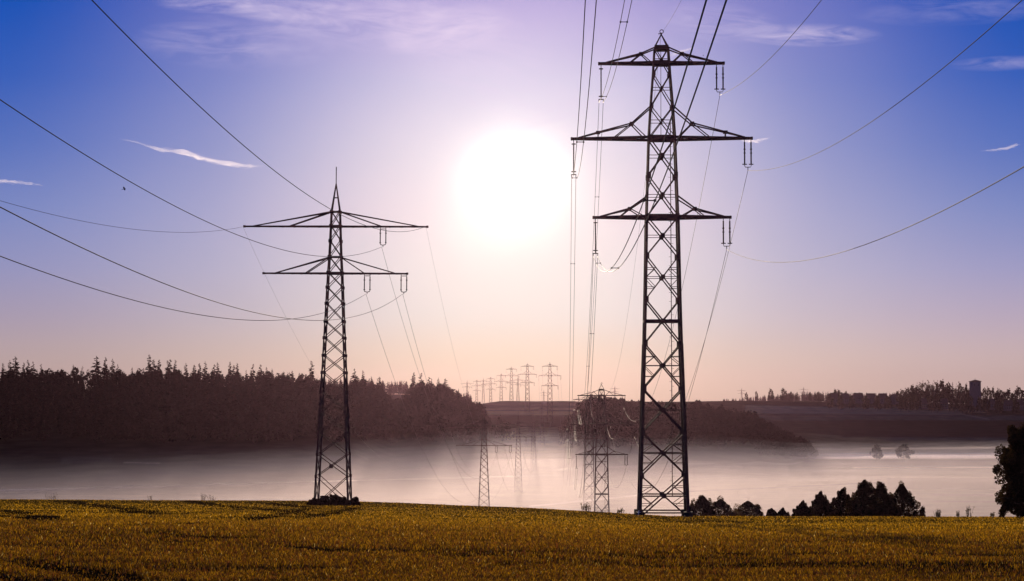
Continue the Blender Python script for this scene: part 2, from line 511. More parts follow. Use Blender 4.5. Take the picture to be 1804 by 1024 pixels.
def bare(x, y):
    """0..1: how bare / dark the near field is, painted pylon shadows included"""
    x = np.asarray(x, float); y = np.asarray(y, float)
    d = np.zeros_like(x)
    wob = (fbm(x / 1.3, y / 3.5, 21, 3) - .5)
    for pts, w in strips:
        P = np.array(pts)
        if P[:, 1].min() > 0:
            for a, b in zip(P[:-1], P[1:]):
                ab = b - a; t = np.clip(((x - a[0]) * ab[0] + (y - a[1]) * ab[1]) / (ab @ ab), 0, 1)
                dist = np.hypot(x - a[0] - t * ab[0], y - a[1] - t * ab[1])
                k = np.clip((w * (.95 + 3.0 * wob) - dist) / (w * .8) + .5, 0, 1) * np.where(y > 140, .8, 1.0)
                d = np.maximum(d, k)
    n = fbm(x / 6.0, y / 3.0, 31, 4)
    near = np.clip((112 - y) / 40, 0, 1)
    d2 = np.clip((n - .475) * 6, 0, 1) * near * 0.85
    n2 = fbm(x / 1.2, y / 1.6, 33, 3)
    d3 = np.clip((n2 - .54) * 6, 0, 1) * near * 0.6
    return np.clip(np.maximum(np.maximum(d * .97, d2), d3), 0, 1)

def build_ground():
    uu = np.concatenate([np.linspace(-1, 1, 1)[:0], np.linspace(-85, -16, 40, endpoint=False), np.linspace(-16, 16, 520, endpoint=False), np.linspace(16, 85, 41)])
    rings = np.concatenate([np.geomspace(1.0, 36, 24, endpoint=False), np.geomspace(36, 250, 230, endpoint=False), np.geomspace(250, 620, 110, endpoint=False),
                            np.geomspace(620, 2800, 330, endpoint=False), np.geomspace(2800, 5550, 60)])
    th = np.radians(uu)
    TH, RR = np.meshgrid(th, rings, indexing='ij')
    X, Y = RR * np.tan(np.clip(TH, -1.2, 1.2)), RR.copy()
    big = np.abs(TH) > 0.9
    X = np.where(big, RR * np.sin(TH) / math.cos(.9), X); Y = np.where(big, RR * np.cos(TH) / math.cos(.9), Y)
    Z = H(X, Y)
    nu, nr = X.shape
    V = np.stack([X, Y, Z], -1).reshape(-1, 3)
    idx = np.arange(nu * nr).reshape(nu, nr)
    Fq = np.stack([idx[:-1, :-1], idx[1:, :-1], idx[1:, 1:], idx[:-1, 1:]], -1).reshape(-1, 4)
    # a strip behind the camera
    px, py = scr(X, Y, Z)
    C = np.zeros((nu, nr, 3))
    def setc(mask, col, k=None):
        k = mask.astype(float) if k is None else k
        C[:] = C * (1 - k[..., None]) + np.array(col) * k[..., None]
    C[:] = (0.075, 0.070, 0.030)
    near = np.clip((420 - Y) / 60, 0, 1)
    b = bare(X, np.maximum(Y, 1)) * (Y < 420)
    # valley meadows, pale stubble and ploughed parcels; palest bands partly painted mist light
    n = fbm(X / 140, Y / 300, 41, 3)
    C = np.where((Y > 560)[..., None], np.array([0.22, 0.19, 0.10]) * (0.75 + .5 * n[..., None]), C)
    def band(x0, x1, ya, yb, col, soft=1.5):
        """parcel whose far and near edges run between two picture rows"""
        e0 = np.interp(px, [x0, x1], ya); e1 = np.interp(px, [x0, x1], yb)
        k = np.clip((py - e0) / soft + .5, 0, 1) * np.clip((e1 - py) / soft + .5, 0, 1) * np.clip((px - x0) / 6, 0, 1) * np.clip((x1 - px) / 6, 0, 1) * (Y > 560)
        nonlocal C
        C = C * (1 - k[..., None]) + np.array(col) * k[..., None]
    band(1390, 2400, (800, 797), (809, 806), (0.85, 0.72, 0.55))  # mist-lit brightness put into the ground colour
    band(980, 1400, (826, 808), (829, 812), (0.55, 0.50, 0.40), 1.5)
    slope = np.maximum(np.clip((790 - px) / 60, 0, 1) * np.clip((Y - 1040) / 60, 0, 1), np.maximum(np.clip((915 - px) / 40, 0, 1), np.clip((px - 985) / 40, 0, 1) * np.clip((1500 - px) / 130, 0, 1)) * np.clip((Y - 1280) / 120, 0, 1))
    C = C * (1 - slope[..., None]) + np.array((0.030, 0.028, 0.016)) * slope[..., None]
    band(105, 200, (806, 804), (817, 815), (0.045, 0.045, 0.035), 5)
    band(215, 285, (814, 815), (816.5, 817), (0.12, 0.11, 0.09), 1.5)
    band(-200, 990, (868, 836), (870, 838), (0.30, 0.28, 0.2), 1.5)
    band(1410, 2400, (811, 808), (823, 821), (0.05, 0.025, 0.02))
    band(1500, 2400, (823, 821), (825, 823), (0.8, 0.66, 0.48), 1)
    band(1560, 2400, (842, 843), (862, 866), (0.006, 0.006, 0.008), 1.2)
    band(1640, 2400, (870, 873), (874, 877), (0.20, 0.13, 0.09), 1)
    band(1640, 2400, (882, 886), (885, 889), (0.20, 0.13, 0.09), 1)
    band(1200, 2400, (862, 840), (895, 900), (0.17, 0.155, 0.08), 2) if False else None
    band(930, 1180, (891, 866), (894, 868), (0.45, 0.42, 0.35), 1)
    band(1190, 1560, (866, 849), (868.5, 851), (0.05, 0.05, 0.035), 1)
    # far slopes
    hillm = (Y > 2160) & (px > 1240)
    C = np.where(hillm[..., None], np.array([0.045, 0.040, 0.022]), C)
    band2 = lambda x0, x1, ya, yb, col, s=1: band(x0, x1, ya, yb, col, s)
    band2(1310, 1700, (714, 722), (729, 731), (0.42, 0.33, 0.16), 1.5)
    band2(1310, 1640, (706, 716), (709, 721), (0.03, 0.028, 0.02), 1)
    band2(1330, 2400, (732, 733), (741, 742), (0.18, 0.16, 0.08), 3)
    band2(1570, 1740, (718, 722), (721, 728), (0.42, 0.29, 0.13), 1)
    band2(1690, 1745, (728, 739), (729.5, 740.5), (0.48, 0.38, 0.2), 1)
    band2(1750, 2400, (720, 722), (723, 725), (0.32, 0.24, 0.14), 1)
    band2(1480, 2400, (740, 745), (770, 775), (0.024, 0.024, 0.018), 4)
    gap = (Y > 1900) & (px > 800) & (px < 1010)
    for a, c_, col in ((705, 708, (0.03, 0.03, 0.018)), (708, 714, (.26, .20, .11)), (714, 718, (.10, .09, .05)), (718, 722, (.32, .25, .13)), (722, 724, (.08, .07, .05)), (724, 731, (.42, .33, .15)), (731, 752, (.03, .03, .02))):
        band(780, 1020, (a, a + 1), (c_, c_ + 1), col, .8)
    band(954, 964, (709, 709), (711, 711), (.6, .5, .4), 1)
    # near field: golden cereal, brown bare strips, painted shadow streaks
    fn = fbm(X / 9, Y / 14, 51, 4)
    gold = np.array([0.105, 0.068, 0.012]) * (0.7 + .6 * fn[..., None])
    green = np.array([0.100, 0.066, 0.012]) * (0.75 + .5 * fn[..., None])
    kg = np.clip((Y - 120) / 160, 0, 1)[..., None]
    fieldc = gold * (1 - kg) + green * kg
    fieldc = fieldc * (1 - b[..., None]) + np.array([0.012, 0.008, 0.005]) * b[..., None]
    C = C * (1 - near[..., None]) + fieldc * near[..., None]
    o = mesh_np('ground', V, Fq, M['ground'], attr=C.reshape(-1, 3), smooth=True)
    tag(o, 'golden crop field dropping into a misty valley with meadows and far slopes', None, None, 'structure')
    # land behind the viewpoint
    gx, gy = np.meshgrid(np.linspace(-400, 400, 41), np.linspace(-300, 1.0, 31), indexing='ij')
    gz = -EYE - 0.02 * gy * 0 + (fbm(gx / 30, gy / 30, 8) - .5) * .4 * np.clip(-gy / 20, 0, 1)
    ii = np.arange(gx.size).reshape(gx.shape)
    fq = np.stack([ii[:-1, :-1], ii[1:, :-1], ii[1:, 1:], ii[:-1, 1:]], -1).reshape(-1, 4)
    gc = np.tile(np.array([0.09, 0.06, 0.012]), (gx.size, 1))
    o = mesh_np('field_behind', np.stack([gx, gy, gz - .02], -1).reshape(-1, 3), fq, M['ground'], attr=gc, smooth=True)
    tag(o, None, None, None, 'structure')
build_ground()

# ------------------------------------------------------------------ crop (stuff)
def build_crop():
    n = 430000
    a, b = 1 / 37.0, 1 / 400.0
    t = rng.random(n)
    D = 1 / (b + (a - b) * t ** 0.92)
    u = rng.uniform(-260, 2064, n)
    x = (u - 902) / F * D
    br = bare(x, D)
    keep = rng.random(n) > br * 0.93
    # nothing grows in the slab of the pylon feet
    x, D, br = x[keep], D[keep], br[keep]
    yc = np.interp(902 + F * x / D, CR_U, CR_D)
    k2 = D < yc + 25
    x, D, br = x[k2], D[k2], br[k2]
    n = len(x)
    z = H(x, D)
    patch = fbm(x / 5, D / 7, 61, 3)
    hgt = (0.07 + 0.10 * rng.random(n)) * (0.6 + .8 * patch) * (1 - .55 * br) * (1 - .35 * np.clip((D - 70) / 120, 0, 1))
    wid = (0.006 + D * 0.00019) * (0.7 + .7 * rng.random(n))
    ang = rng.uniform(0, math.pi, n)
    dx, dy = np.cos(ang) * wid, np.sin(ang) * wid * .6
    lean = rng.normal(0, 0.35, (n, 2)) * hgt[:, None]
    p0 = np.stack([x - dx, D - dy, z - .01], -1); p1 = np.stack([x + dx, D + dy, z - .01], -1)
    p2 = np.stack([x + lean[:, 0] + dx * .35, D + lean[:, 1], z + hgt], -1)
    p3 = np.stack([x + lean[:, 0] - dx * .35, D + lean[:, 1], z + hgt * .93], -1)
    V = np.stack([p0, p1, p2, p3], 1).reshape(-1, 3)
    Fq = np.arange(4 * n).reshape(n, 4)
    r = rng.random(n)
    gold = np.array([0.32, 0.178, 0.010]); olive = np.array([0.35, 0.215, 0.015]); brown = np.array([0.17, 0.062, 0.014]); sparkle = np.array([.62, .50, .27])
    kg = np.clip((D - 90) / 120, 0, 1) * .8 + .1 * patch
    c = gold[None] * (1 - kg[:, None]) + olive[None] * kg[:, None]
    kb = (rng.random(n) < .38 * np.clip((150 - D) / 80, 0, 1))
    c = np.where(kb[:, None], brown[None], c)
    c = np.where((r < .012)[:, None], sparkle[None], c)  # a few pale blades imitate dew sparkle by colour
    c = c * (0.22 + 1.25 * rng.random(n) ** 1.9)[:, None] * (1 - .5 * br[:, None]) * (0.62 + .38 * np.clip((D - 50) / 90, 0, 1))[:, None]
    o = mesh_np('crop', V, Fq, M['grass'], attr=np.repeat(c, 4, axis=0))
    tag(o, 'short golden cereal crop covering the near field', 'crop', None, 'stuff')
build_crop()

# ------------------------------------------------------------------ lattice pylons
def lattice(levels, hw, hd, leg_w, diag_w, center=0.0):
    """returns leg builders (4) and a bracing builder"""
    legs = []
    for sx in (-1, 1):
        for sy in (-1, 1):
            m = MB()
            for a, b in zip(levels[:-1], levels[1:]):
                w = leg_w(0.5 * (a + b))
                m.bar((sx * hw(a), sy * hd(a), a), (sx * hw(b), sy * hd(b), b), w, w)
            legs.append(m)
    return legs

def tri_interp(zs, vals):
    return lambda z: float(np.interp(z, zs, vals))

def make_tall_pylon():
    root = empty('lattice_pylon', (0, 0, 0))
    k = 1 / 15.0
    Z = lambda y: (907 - y) * k
    ys = [907, 835, 760, 684, 605, 527, 450, 381, 308, 241, 185, 127, 80]
    lv = [Z(y) for y in ys]
    hw = tri_interp([Z(907), Z(570), Z(381), Z(241), Z(185), Z(107), Z(80)], [42 * k, 31 * k, 27.5 * k, 23 * k, 19.5 * k, 13.5 * k, 12 * k])
    hd = lambda z: hw(z)
    lw = lambda z: 0.36 if z < 22 else (0.30 if z < 36 else 0.22)
    for m in lattice(lv, hw, hd, lw, None):
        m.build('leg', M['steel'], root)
    for sx in (-1, 1):
        for sy in (-1, 1):
            MB().box((sx * hw(0), sy * hd(0), 0.12), 0.95, 0.95, 1.1).build('footing', M['concrete'], root)
    br = MB(); gus = br
    def P(z, side, t):
        # side 0 front, 1 right, 2 back, 3 left; t -1..1 along the side
        a, b = hw(z), hd(z)
        return {0: (t * a, -b, z), 1: (a, t * b, z), 2: (-t * a, b, z), 3: (-a, -t * b, z)}[side]
    for i, (a, b) in enumerate(zip(lv[:-1], lv[1:])):
        zc = a + (b - a) * hw(a) / (hw(a) + hw(b))
        dw = 0.20 if i < 5 else (0.17 if i < 9 else 0.13)
        for s in range(4):
            br.bar(P(a, s, -1), P(b, s, 1), dw, dw * .8); br.bar(P(a, s, 1), P(b, s, -1), dw, dw * .8)
            g = 0.52 if i < 9 else 0.34
            c = P(zc, s, 0)
            if s in (0, 2): gus.box(c, g, 0.06, g)
            else: gus.box(c, 0.06, g, g)
            # secondary horizontals at the crossing
            thin = 0.07
            if i == 4:
                br.bar(P(zc, s, -1), P(zc, s, 1), 0.34, 0.30)
            elif i == 0:
                br.bar(P(zc, s, -1), P(zc, s, 1), 0.16)
            else:
                br.bar(P(zc, s, -1), P(zc, s, 1), thin if i > 2 else 0.11)
            if i in (0, 1, 3, 5):
                for q in (-1, 1):
                    for fz in (0.28, 0.72):
                        zz = a + (b - a) * fz
                        # where the diagonal is at this height
                        tt = abs(1 - 2 * fz) * 0.98
                        br.bar(P(zz, s, q), P(zz, s, q * tt), 0.07)
                        br.bar(P(zc, s, q), P(zz, s, q * tt), 0.07)
    # gussets at the leg nodes
    for i, z in enumerate(lv[1:-1]):
        for sx in (-1, 1):
            for sy in (-1, 1):
                g = 0.62 if z < 42 else .45
                gus.box((sx * (hw(z) - .1), sy * hd(z), z), g * .8, 0.08, g * 1.1)
    br.bar((-hw(0), -hd(0), 0.55), (hw(0), -hd(0), 0.55), .16); br.bar((-hw(0), hd(0), 0.55), (hw(0), hd(0), 0.55), .16)
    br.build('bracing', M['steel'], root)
    # peak with head plate and eye
    pk = MB()
    zt = Z(80)
    pk.box((0, 0, zt), 1.65, 1.65, 0.55)
    for sx in (-1, 1):
        for sy in (-1, 1):
            pk.bar((sx * .75, sy * .6, zt + .2), (0, 0, Z(55)), 0.10)
    pk.bar((0, 0, Z(55)), (0, 0, Z(52)), .12)
    pk.tube([(math.cos(t) * .22 + .05, 0, Z(50) + math.sin(t) * .22) for t in np.linspace(0, 2 * math.pi, 13)], .05, 5)
    pk.bar((-.35, 0, Z(54)), (.1, 0, Z(54)), .09)
    pk.build('peak', M['steel'], root)
    # arms
    arms = []
    def arm(zb, zu, tip, knees, name='cross_arm'):
        m = MB()
        for sx in (-1, 1):
            hb, hdz = hw(zb), hd(zb)
            T = lambda sy: Vector((sx * tip, sy * 0.12, zb))
            for sy in (-1, 1):
                B = Vector((sx * hb, sy * hdz, zb))
                m.bar(B, T(sy), 0.24, 0.30)
                up = [Vector((sx * hw(zu), sy * hd(zu), zu))]
                for kx, kz in knees:
                    f = (tip - kx) / (tip - hb)
                    up.append(Vector((sx * kx, sy * hdz * f * 0.8, kz)))
                up.append(Vector((sx * (tip - .8), sy * .15, zb + .12)))
                for a, b in zip(up[:-1], up[1:]): m.bar(a, b, 0.15)
                for kv in up[1:-1]:
                    kx = abs(kv.x)
                    for off in (-1.0, 1.25) if kx < 6 else (0.0,):
                        ex = hb + .3 if off < 0 else (kx + (kv.z - zb) * off)
                        ex = min(ex, tip - .5)
                        f = (tip - ex) / (tip - hb)
                        m.bar(kv, (sx * ex, sy * hdz * f, zb), 0.11)
            # lacing between front and back chords
            nlac = 7
            xs = np.linspace(hb, tip - .3, nlac)
            for q in range(nlac - 1):
                f0, f1 = (tip - xs[q]) / (tip - hb), (tip - xs[q + 1]) / (tip - hb)
                s_ = 1 if q % 2 else -1
                m.bar((sx * xs[q], -s_ * hdz * f0, zb), (sx * xs[q + 1], s_ * hdz * f1, zb), .09)
                m.bar((sx * xs[q], -hdz * f0, zb), (sx * xs[q], hdz * f0, zb), .09)
            for kx, kz in knees:
                f = (tip - kx) / (tip - hb) * .8
                m.bar((sx * kx, -hdz * f, kz), (sx * kx, hdz * f, kz), .13)
                for sy in (-1, 1): m.box((sx * kx, sy * hdz * f, kz), .5, .09, .3)
            m.box((sx * (tip + .02), 0, zb), .22, .5, .34)
        m.bar((-hw(zb), -hd(zb), zb), (hw(zb), -hd(zb), zb), .24, .5)
        m.bar((-hw(zb), hd(zb), zb), (hw(zb), hd(zb), zb), .24, .5)
        return m.build(name, M['steel'], root)
    arm(Z(107), Z(80), 7.35, [(2.4, Z(90))])
    arm(Z(241), Z(185), 10.6, [(3.55, Z(215)), (7.5, Z(230))])
    arm(Z(381), Z(345), 8.05, [(3.8, Z(366))])
    # insulators: single long strings on the left, double strings on the right
    att = {}
    for nm, z, tip in (('top', Z(107), 7.35), ('middle', Z(241), 10.6), ('lower', Z(381), 8.05)):
        m = MB()
        x = -tip + .22
        m.bar((x, 0, z - .1), (x, 0, z - .75), .09); m.disc((x, 0, z - .62), .26, .09)
        m.tube([(x, 0, z - .7 - .06 * q) for q in range(0, 54)], [.085 if q % 2 else .055 for q in range(54)], 8)
        m.disc((x, 0, z - 3.9), .30, .08)
        m.bar((x - .28, 0, z - 4.25), (x + .28, 0, z - 4.25), .1); m.bar((x, 0, z - 3.9), (x, 0, z - 4.25), .1)
        for q in (-1, 1): m.bar((x + q * .27, 0, z - 4.2), (x + q * .25, 0, z - 4.6), .08)
        m.build('insulator', M['insul'], root)
        att['L', nm] = Vector((x, 0, z - 4.6))
        m = MB()
        xa, xb = tip - .08, tip - .08 - .76
        for xx in (xa, xb):
            m.bar((xx, 0, z - .1), (xx, 0, z - .45), .08)
            m.tube([(xx, 0, z - .45 - .05 * q) for q in range(0, 53)], [.095 if q % 2 else .07 for q in range(53)], 8)
            for zz in (1.3, 1.75): m.disc((xx, 0, z - zz), .13, .12)
            m.bar((xx - .27, 0, z - 3.08), (xx + .27, 0, z - 3.08), .11)
            m.bar((xx, 0, z - 3.05), (xx, 0, z - 3.3), .07)
        m.tube([(xa, 0, z - 3.25), (xa - .08, 0, z - 3.42), (xb + .08, 0, z - 3.42), (xb, 0, z - 3.25)], .045, 5)
        m.bar(((xa + xb) / 2, 0, z - 3.42), ((xa + xb) / 2, 0, z - 3.8), .08)
        m.build('insulator', M['insul'], root)
        att['R', nm] = Vector(((xa + xb) / 2, 0, z - 3.8))
    att['E', 'peak'] = Vector((0, 0, Z(53)))
    # climbing rail with step bolts
    m = MB()
    x0 = 0.95
    m.bar((x0, -hd(2.5) - .05, 2.5), (x0, -hd(46) - .05, Z(215)), 0.09)
    m.bar((-.15, -hd(46) - .05, Z(240)), (-.1, -hd(53), Z(82)), 0.06)
    for q in range(0, 84):
        z = 2.7 + q * .52
        m.bar((x0 - (.26 if q % 2 else 0), -hd(z) - .07, z), (x0 + (0 if q % 2 else .26), -hd(z) - .07, z), .035)
    m.build('climbing_rail', M['steel'], root)
    return root, att

def make_small_pylon():
    root = empty('lattice_pylon', (0, 0, 0))
    k = 1 / 12.72
    Z = lambda y: (893 - y) * k
    ys = [893, 842, 804, 767, 729.5, 695, 661, 631, 600, 571, 539.5, 511, 485, 457, 429, 402, 377]
    lv = [Z(y) for y in ys]
    hw = tri_interp([Z(893), Z(485), Z(457), Z(377)], [32 * k - .2, 14 * k - .15, 12.3 * k - .15, 9 * k - .12])
    hd = lambda z: hw(z)
    lw = lambda z: .22 if z < 18 else .17
    for m in lattice(lv, hw, hd, lw, None): m.build('leg', M['steel_green'], root)
    br = MB()
    def P(z, side, t):
        a, b = hw(z), hd(z)
        return {0: (t * a, -b, z), 1: (a, t * b, z), 2: (-t * a, b, z), 3: (-a, -t * b, z)}[side]
    for i, (a, b) in enumerate(zip(lv[:-1], lv[1:])):
        for s in range(4):
            br.angle(P(a, s, -1), P(b, s, 1), .12); br.angle(P(a, s, 1), P(b, s, -1), .12)
        for sx in (-1, 1):
            for sy in (-1, 1):
                br.box((sx * hw(b), sy * hd(b), b), .34, .3, .42)
    for s in range(4):
        for y in (457, 377, 485, 402): br.bar(P(Z(y), s, -1), P(Z(y), s, 1), .2)
    br.build('bracing', M['steel_green'], root)
    for sx in (-1, 1):
        for sy in (-1, 1):
            MB().box((sx * hw(0), sy * hd(0), 0.05), 0.8, 0.8, .9).build('footing', M['concrete'], root)
    pk = MB()
    for sx in (-1, 1):
        for sy in (-1, 1): pk.bar((sx * hw(Z(377)), sy * hd(Z(377)), Z(377)), (0, 0, Z(327)), .15)
    pk.bar((-.35, -.35, Z(352)), (.35, -.35, Z(352)), .09); pk.bar((-.35, .35, Z(352)), (.35, .35, Z(352)), .09)
    pk.bar((0, 0, Z(328)), (0, 0, Z(297)), .11)
    pk.build('peak', M['steel_green'], root)
    for zb, zu, tip, stays, hang in ((Z(403), Z(377), 12.75, (11.8, 6.5), (6.6,)), (Z(486), Z(458), 10.0, (8.5, 4.1), (4.4, 9.6))):
        m = MB()
        hb = hw(zb)
        for sx in (-1, 1):
            for sy in (-1, 1):
                m.bar((sx * hb, sy * hd(zb), zb), (sx * tip, sy * .12, zb), .19, .2)
                for st in stays:
                    f = (tip - st) / (tip - hb)
                    m.bar((sx * hw(zu), sy * hd(zu), zu), (sx * st, sy * hd(zb) * f, zb), .13)
            xs = np.linspace(hb, tip - .2, 15)
            for q in range(14):
                f0, f1 = (tip - xs[q]) / (tip - hb) + .08, (tip - xs[q + 1]) / (tip - hb) + .08
                s_ = 1 if q % 2 else -1
                m.bar((sx * xs[q], -s_ * hd(zb) * f0, zb - .08), (sx * xs[q + 1], s_ * hd(zb) * f1, zb - .08), .09)
            m.box((sx * tip, 0, zb), .28, .4, .3)
        m.bar((-hb, -hd(zb), zb), (hb, -hd(zb), zb), .3); m.bar((-hb, hd(zb), zb), (hb, hd(zb), zb), .3)
        m.build('cross_arm', M['steel_green'], root)
    att = {('T', 'left tip'): Vector((-12.75, 0, Z(403))), ('T', 'right tip'): Vector((12.75, 0, Z(403)))}
    for nm, x, z in (('upper', 6.6, Z(403)), ('inner lower', 4.45, Z(486)), ('outer lower', 9.55, Z(486))):
        m = MB()
        for q in (-1, 1):
            xx = x + q * .39
            m.bar((xx, 0, z), (xx, 0, z - .5), .08)
            m.tube([(xx, 0, z - .45 - .05 * w) for w in range(38)], [.08 if w % 2 else .06 for w in range(38)], 8)
            m.disc((xx, 0, z - .9), .13, .1); m.disc((xx, 0, z - 2.25), .13, .1)
        m.bar((x - .39, 0, z - .32), (x + .39, 0, z - .32), .09)
        m.tube([(x - .39, 0, z - 2.3), (x - .34, 0, z - 2.5), (x, 0, z - 2.58), (x + .34, 0, z - 2.5), (x + .39, 0, z - 2.3)], .06, 5)
        m.bar((x, 0, z - 2.55), (x, 0, z - 2.85), .08)
        m.build('insulator', M['insul'], root)
        att['I', nm] = Vector((x, 0, z - 2.85))
    return root, att, hw

tall, att_t = make_tall_pylon()
small, att_s, hw_s = make_small_pylon()
PI_ = math.pi
def place_x(px, D): return (px - 902) / F * D / 1.0 * (math.cos(PITCH) + 0)   # level ground row correction is tiny

def mat_of(x, D, z, rz): return Matrix.Translation((x, D, z)) @ Matrix.Rotation(rz, 4, 'Z')

tall_line = [ (1167, 240, None), (1059.5, 636, None), (1037.5, 970, None), (968.7, 1920, 638.7), (929.1, 2280, 640), (901, 2760, 646), (883, 3150, 658), (864.4, 3600, 664), (840, 4100, 669)]
labels_t = ['tall three-armed lattice pylon standing closest, on the crop field right of the sun',
            'three-armed lattice pylon in the mist just left of the nearest tall pylon',
            'hazy three-armed lattice pylon half hidden behind the second tall pylon',
            'rightmost of the far pylons on the open slope between the woods',
            'tallest far pylon on the slope, second from the right of the distant row',
            'far pylon on the skyline, third from the right of the distant row',
            'far pylon on the skyline, fourth from the right of the distant row',
            'small faint far pylon on the skyline, fifth from the right of the distant row',
            'tiny faint far pylon just above the right end of the left wood']
T = []
for i, (px, D, ytop) in enumerate(tall_line):
    o = tall if i == 0 else copy_tree(tall, None, () if D < 1500 else ('climbing_rail', 'gusset_plate', 'footing'))
    x = (px - 902) / F * D
    if ytop is None: z = Hs(x, D)
    else: z = at(px, ytop, D).z - 57.0
    if i == 1: z = -52.8
    if i == 2: z = -54.5
    o.location = (x, D, z)
    T.append((o, x, D, z))
for i, t in enumerate(T):
    nx = T[min(i + 1, len(T) - 1)]; pv = T[max(i - 1, 0)]
    rz = -math.atan2(nx[1] - pv[1], nx[2] - pv[2])
    if i == 0: rz = -math.atan(.0254)
    t[0].rotation_euler = (0, 0, rz)
    tag(t[0], labels_t[i], 'pylon', 'lattice pylons of the three-armed line')
    T[i] = (*t, rz)

small_line = [(588, 283, None), (853, 745, None), (913, 1190, None), (939.5, 1500, None), (955, 1760, None), (912.5, 3000, 661), (851.5, 3700, 664.5), (823, 3900, 669), (1306, 5000, 683), (1415, 4900, 681), (958, 5200, 687), (1083, 4600, 679)]
labels_s = ['two-armed lattice pylon with spire top and shrubs at its foot, nearest on the left',
            'two-armed lattice pylon in the mist below the left wood',
            'misty two-armed pylon between the second one and the gap in the woods',
            'very faint two-armed pylon in thick mist, fourth of the left line',
            'faintest two-armed pylon before the gap slope, fifth of the left line',
            'pale narrow pylon on the skyline between two taller far pylons',
            'faint narrow pylon on the skyline above the end of the left wood',
            'leftmost faint pylon on the skyline beside the left wood crown',
            'tiny far pylon above the distant forest right of the tall pylon',
            'tiny far pylon standing in the distant forest line left of the village',
            'tiny far pylon beside the pale gap on the middle skyline',
            'tiny far pylon peeking above the trees left of the tall pylon']
S = []
for i, (px, D, ytop) in enumerate(small_line):
    o = small if i == 0 else copy_tree(small, None, () if D < 1600 else ('footing',))
    x = (px - 902) / F * D
    if ytop is None: z = Hs(x, D)
    else: z = at(px, ytop, D).z - 46.5
    if i in (1, 2, 3, 4): z = (-49.5, -55.0, -57, -50)[i - 1]
    S.append([o, x, D, z, 0])
    o.location = (x, D, z)
    rz = -math.atan(.0325) if i < 5 else (-.1 + .05 * i)
    o.rotation_euler = (0, 0, rz)
    S[i][4] = rz
    tag(o, labels_s[i], 'pylon', 'lattice pylons of the two-armed line' if i < 5 else 'far narrow pylons on the skyline')
small.rotation_euler = (0, R(0.3), -math.atan(.0325))
sg = MB().box((-.05, -hw_s(5.4) - .1, 5.4), .5, .08, .55).build('warning_plate', M['steel_green'], small)
bx_ = MB()
# box on the leg of the nearest tall pylon
MB().box((2.55, -2.7, 4.9), .35, .3, .95).build('junction_box', M['steel'], tall)

# ------------------------------------------------------------------ conductors
BS = 0.000434
def cable(pts_fn, n, r, name, label, group, twin=False, spacers=()):
    root = None
    if twin:
        root = empty(name, pts_fn(0.0))
        for q in (-1, 1):
            m = MB()
            pts = [pts_fn(t / n) + Vector((q * .25, 0, 0)) - root.location for t in range(n + 1)]
            m.tube(pts, r, 5).build('strand', M['cable'], root, smooth=True)
        for s_ in spacers:
            p = pts_fn(s_) - root.location
            m = MB(); m.bar(p - Vector((.27, 0, 0)), p + Vector((.27, 0, 0)), .05)
            for q in (-1, 1): m.box(p + Vector((q * .25, 0, 0)), .11, .16, .11)
            m.build('spacer', M['steel'], root)
        tag(root, label, 'power cable', group)
        return root
    m = MB()
    o0 = pts_fn(0.0)
    m.tube([pts_fn(t / n) - o0 for t in range(n + 1)], r, 5)
    o = m.build(name, M['cable'], None, smooth=True)
    o.location = o0
    tag(o, label, 'power cable', group)
    return o

def back_fn(A, dirx, L=300.0, a=.1175):
    def f(t):
        s = t * L
        return Vector((A.x - dirx * s, A.y - s, A.z - a * s + BS * s * s))
    return f
def span_fn(A, B):
    L = B.y - A.y
    def f(t):
        p = A.lerp(B, t)
        p.z -= BS * (t * L) * (L - t * L)
        return p
    return f
def wp(rec, v):
    o, x, D, z, rz = rec
    return mat_of(x, D, z, rz) @ v

pos_words = {'top': 'top', 'middle': 'middle', 'lower': 'lowest'}
for (side, nm), v in att_t.items():
    twin = side == 'L'
    sw = {'L': 'left', 'R': 'right', 'E': 'peak'}[side]
    A = wp(T[0], v)
    if side == 'E':
        lab = 'thin earth wire rising from the peak of the nearest tall pylon toward the camera'
    else:
        lab = f'{"twin cable" if twin else "single cable"} sweeping overhead toward the camera from the {sw} end of the {pos_words[nm]} arm of the nearest tall pylon'
        lab = f'{"twin" if twin else "single"} cable coming overhead from {sw} end of nearest tall pylon\'s {pos_words[nm]} arm'
    cable(back_fn(A, .0254 if not (side == 'L') else .0250), 90, .026 if side != 'E' else .014, 'power_cable', lab, 'cables of the three-armed line', twin, (.06, .3, .5, .7))
    for a, b, w0 in ((0, 1, 'first to second'), (1, 2, 'second to third'), (2, 3, 'third to fourth')):
        if a == 2 and side == 'E': continue
        A, B = wp(T[a], v), wp(T[b], v)
        if side == 'E': lab = f'thin earth wire between the peaks of the {w0} tall pylons'
        else: lab = f'{"twin" if twin else "single"} cable from {w0} tall pylon on the {sw} of the {pos_words[nm]} arms'
        if a == 2 and not twin and nm == 'lower': continue
        cable(span_fn(A, B), 60, (.028 if side != 'E' else .015) * (1, 1.3, 1.8)[a], 'power_cable', lab, 'cables of the three-armed line', twin and a < 2, (.08, .35, .65, .92) if a == 0 else ())
for (kd, nm), v in att_s.items():
    A = wp(S[0], v)
    whr = f'{nm} of the upper arm' if kd == 'T' else f'{nm} insulator'
    cable(back_fn(A, .0325), 90, .028 if nm != 'left tip' else .02, 'power_cable', f'cable crossing the sky leftward from the {whr} of left pylon', 'cables of the two-armed line')
    for a, b, w0 in ((0, 1, 'first to second'), (1, 2, 'second to third'), (2, 3, 'third to fourth')):
        A, B = wp(S[a], v), wp(S[b], v)
        cable(span_fn(A, B), 60, (.022 if kd == 'I' else .011, .035, .045)[a], 'power_cable', f'sagging cable from {w0} two-armed pylon at the {whr}', 'cables of the two-armed line')

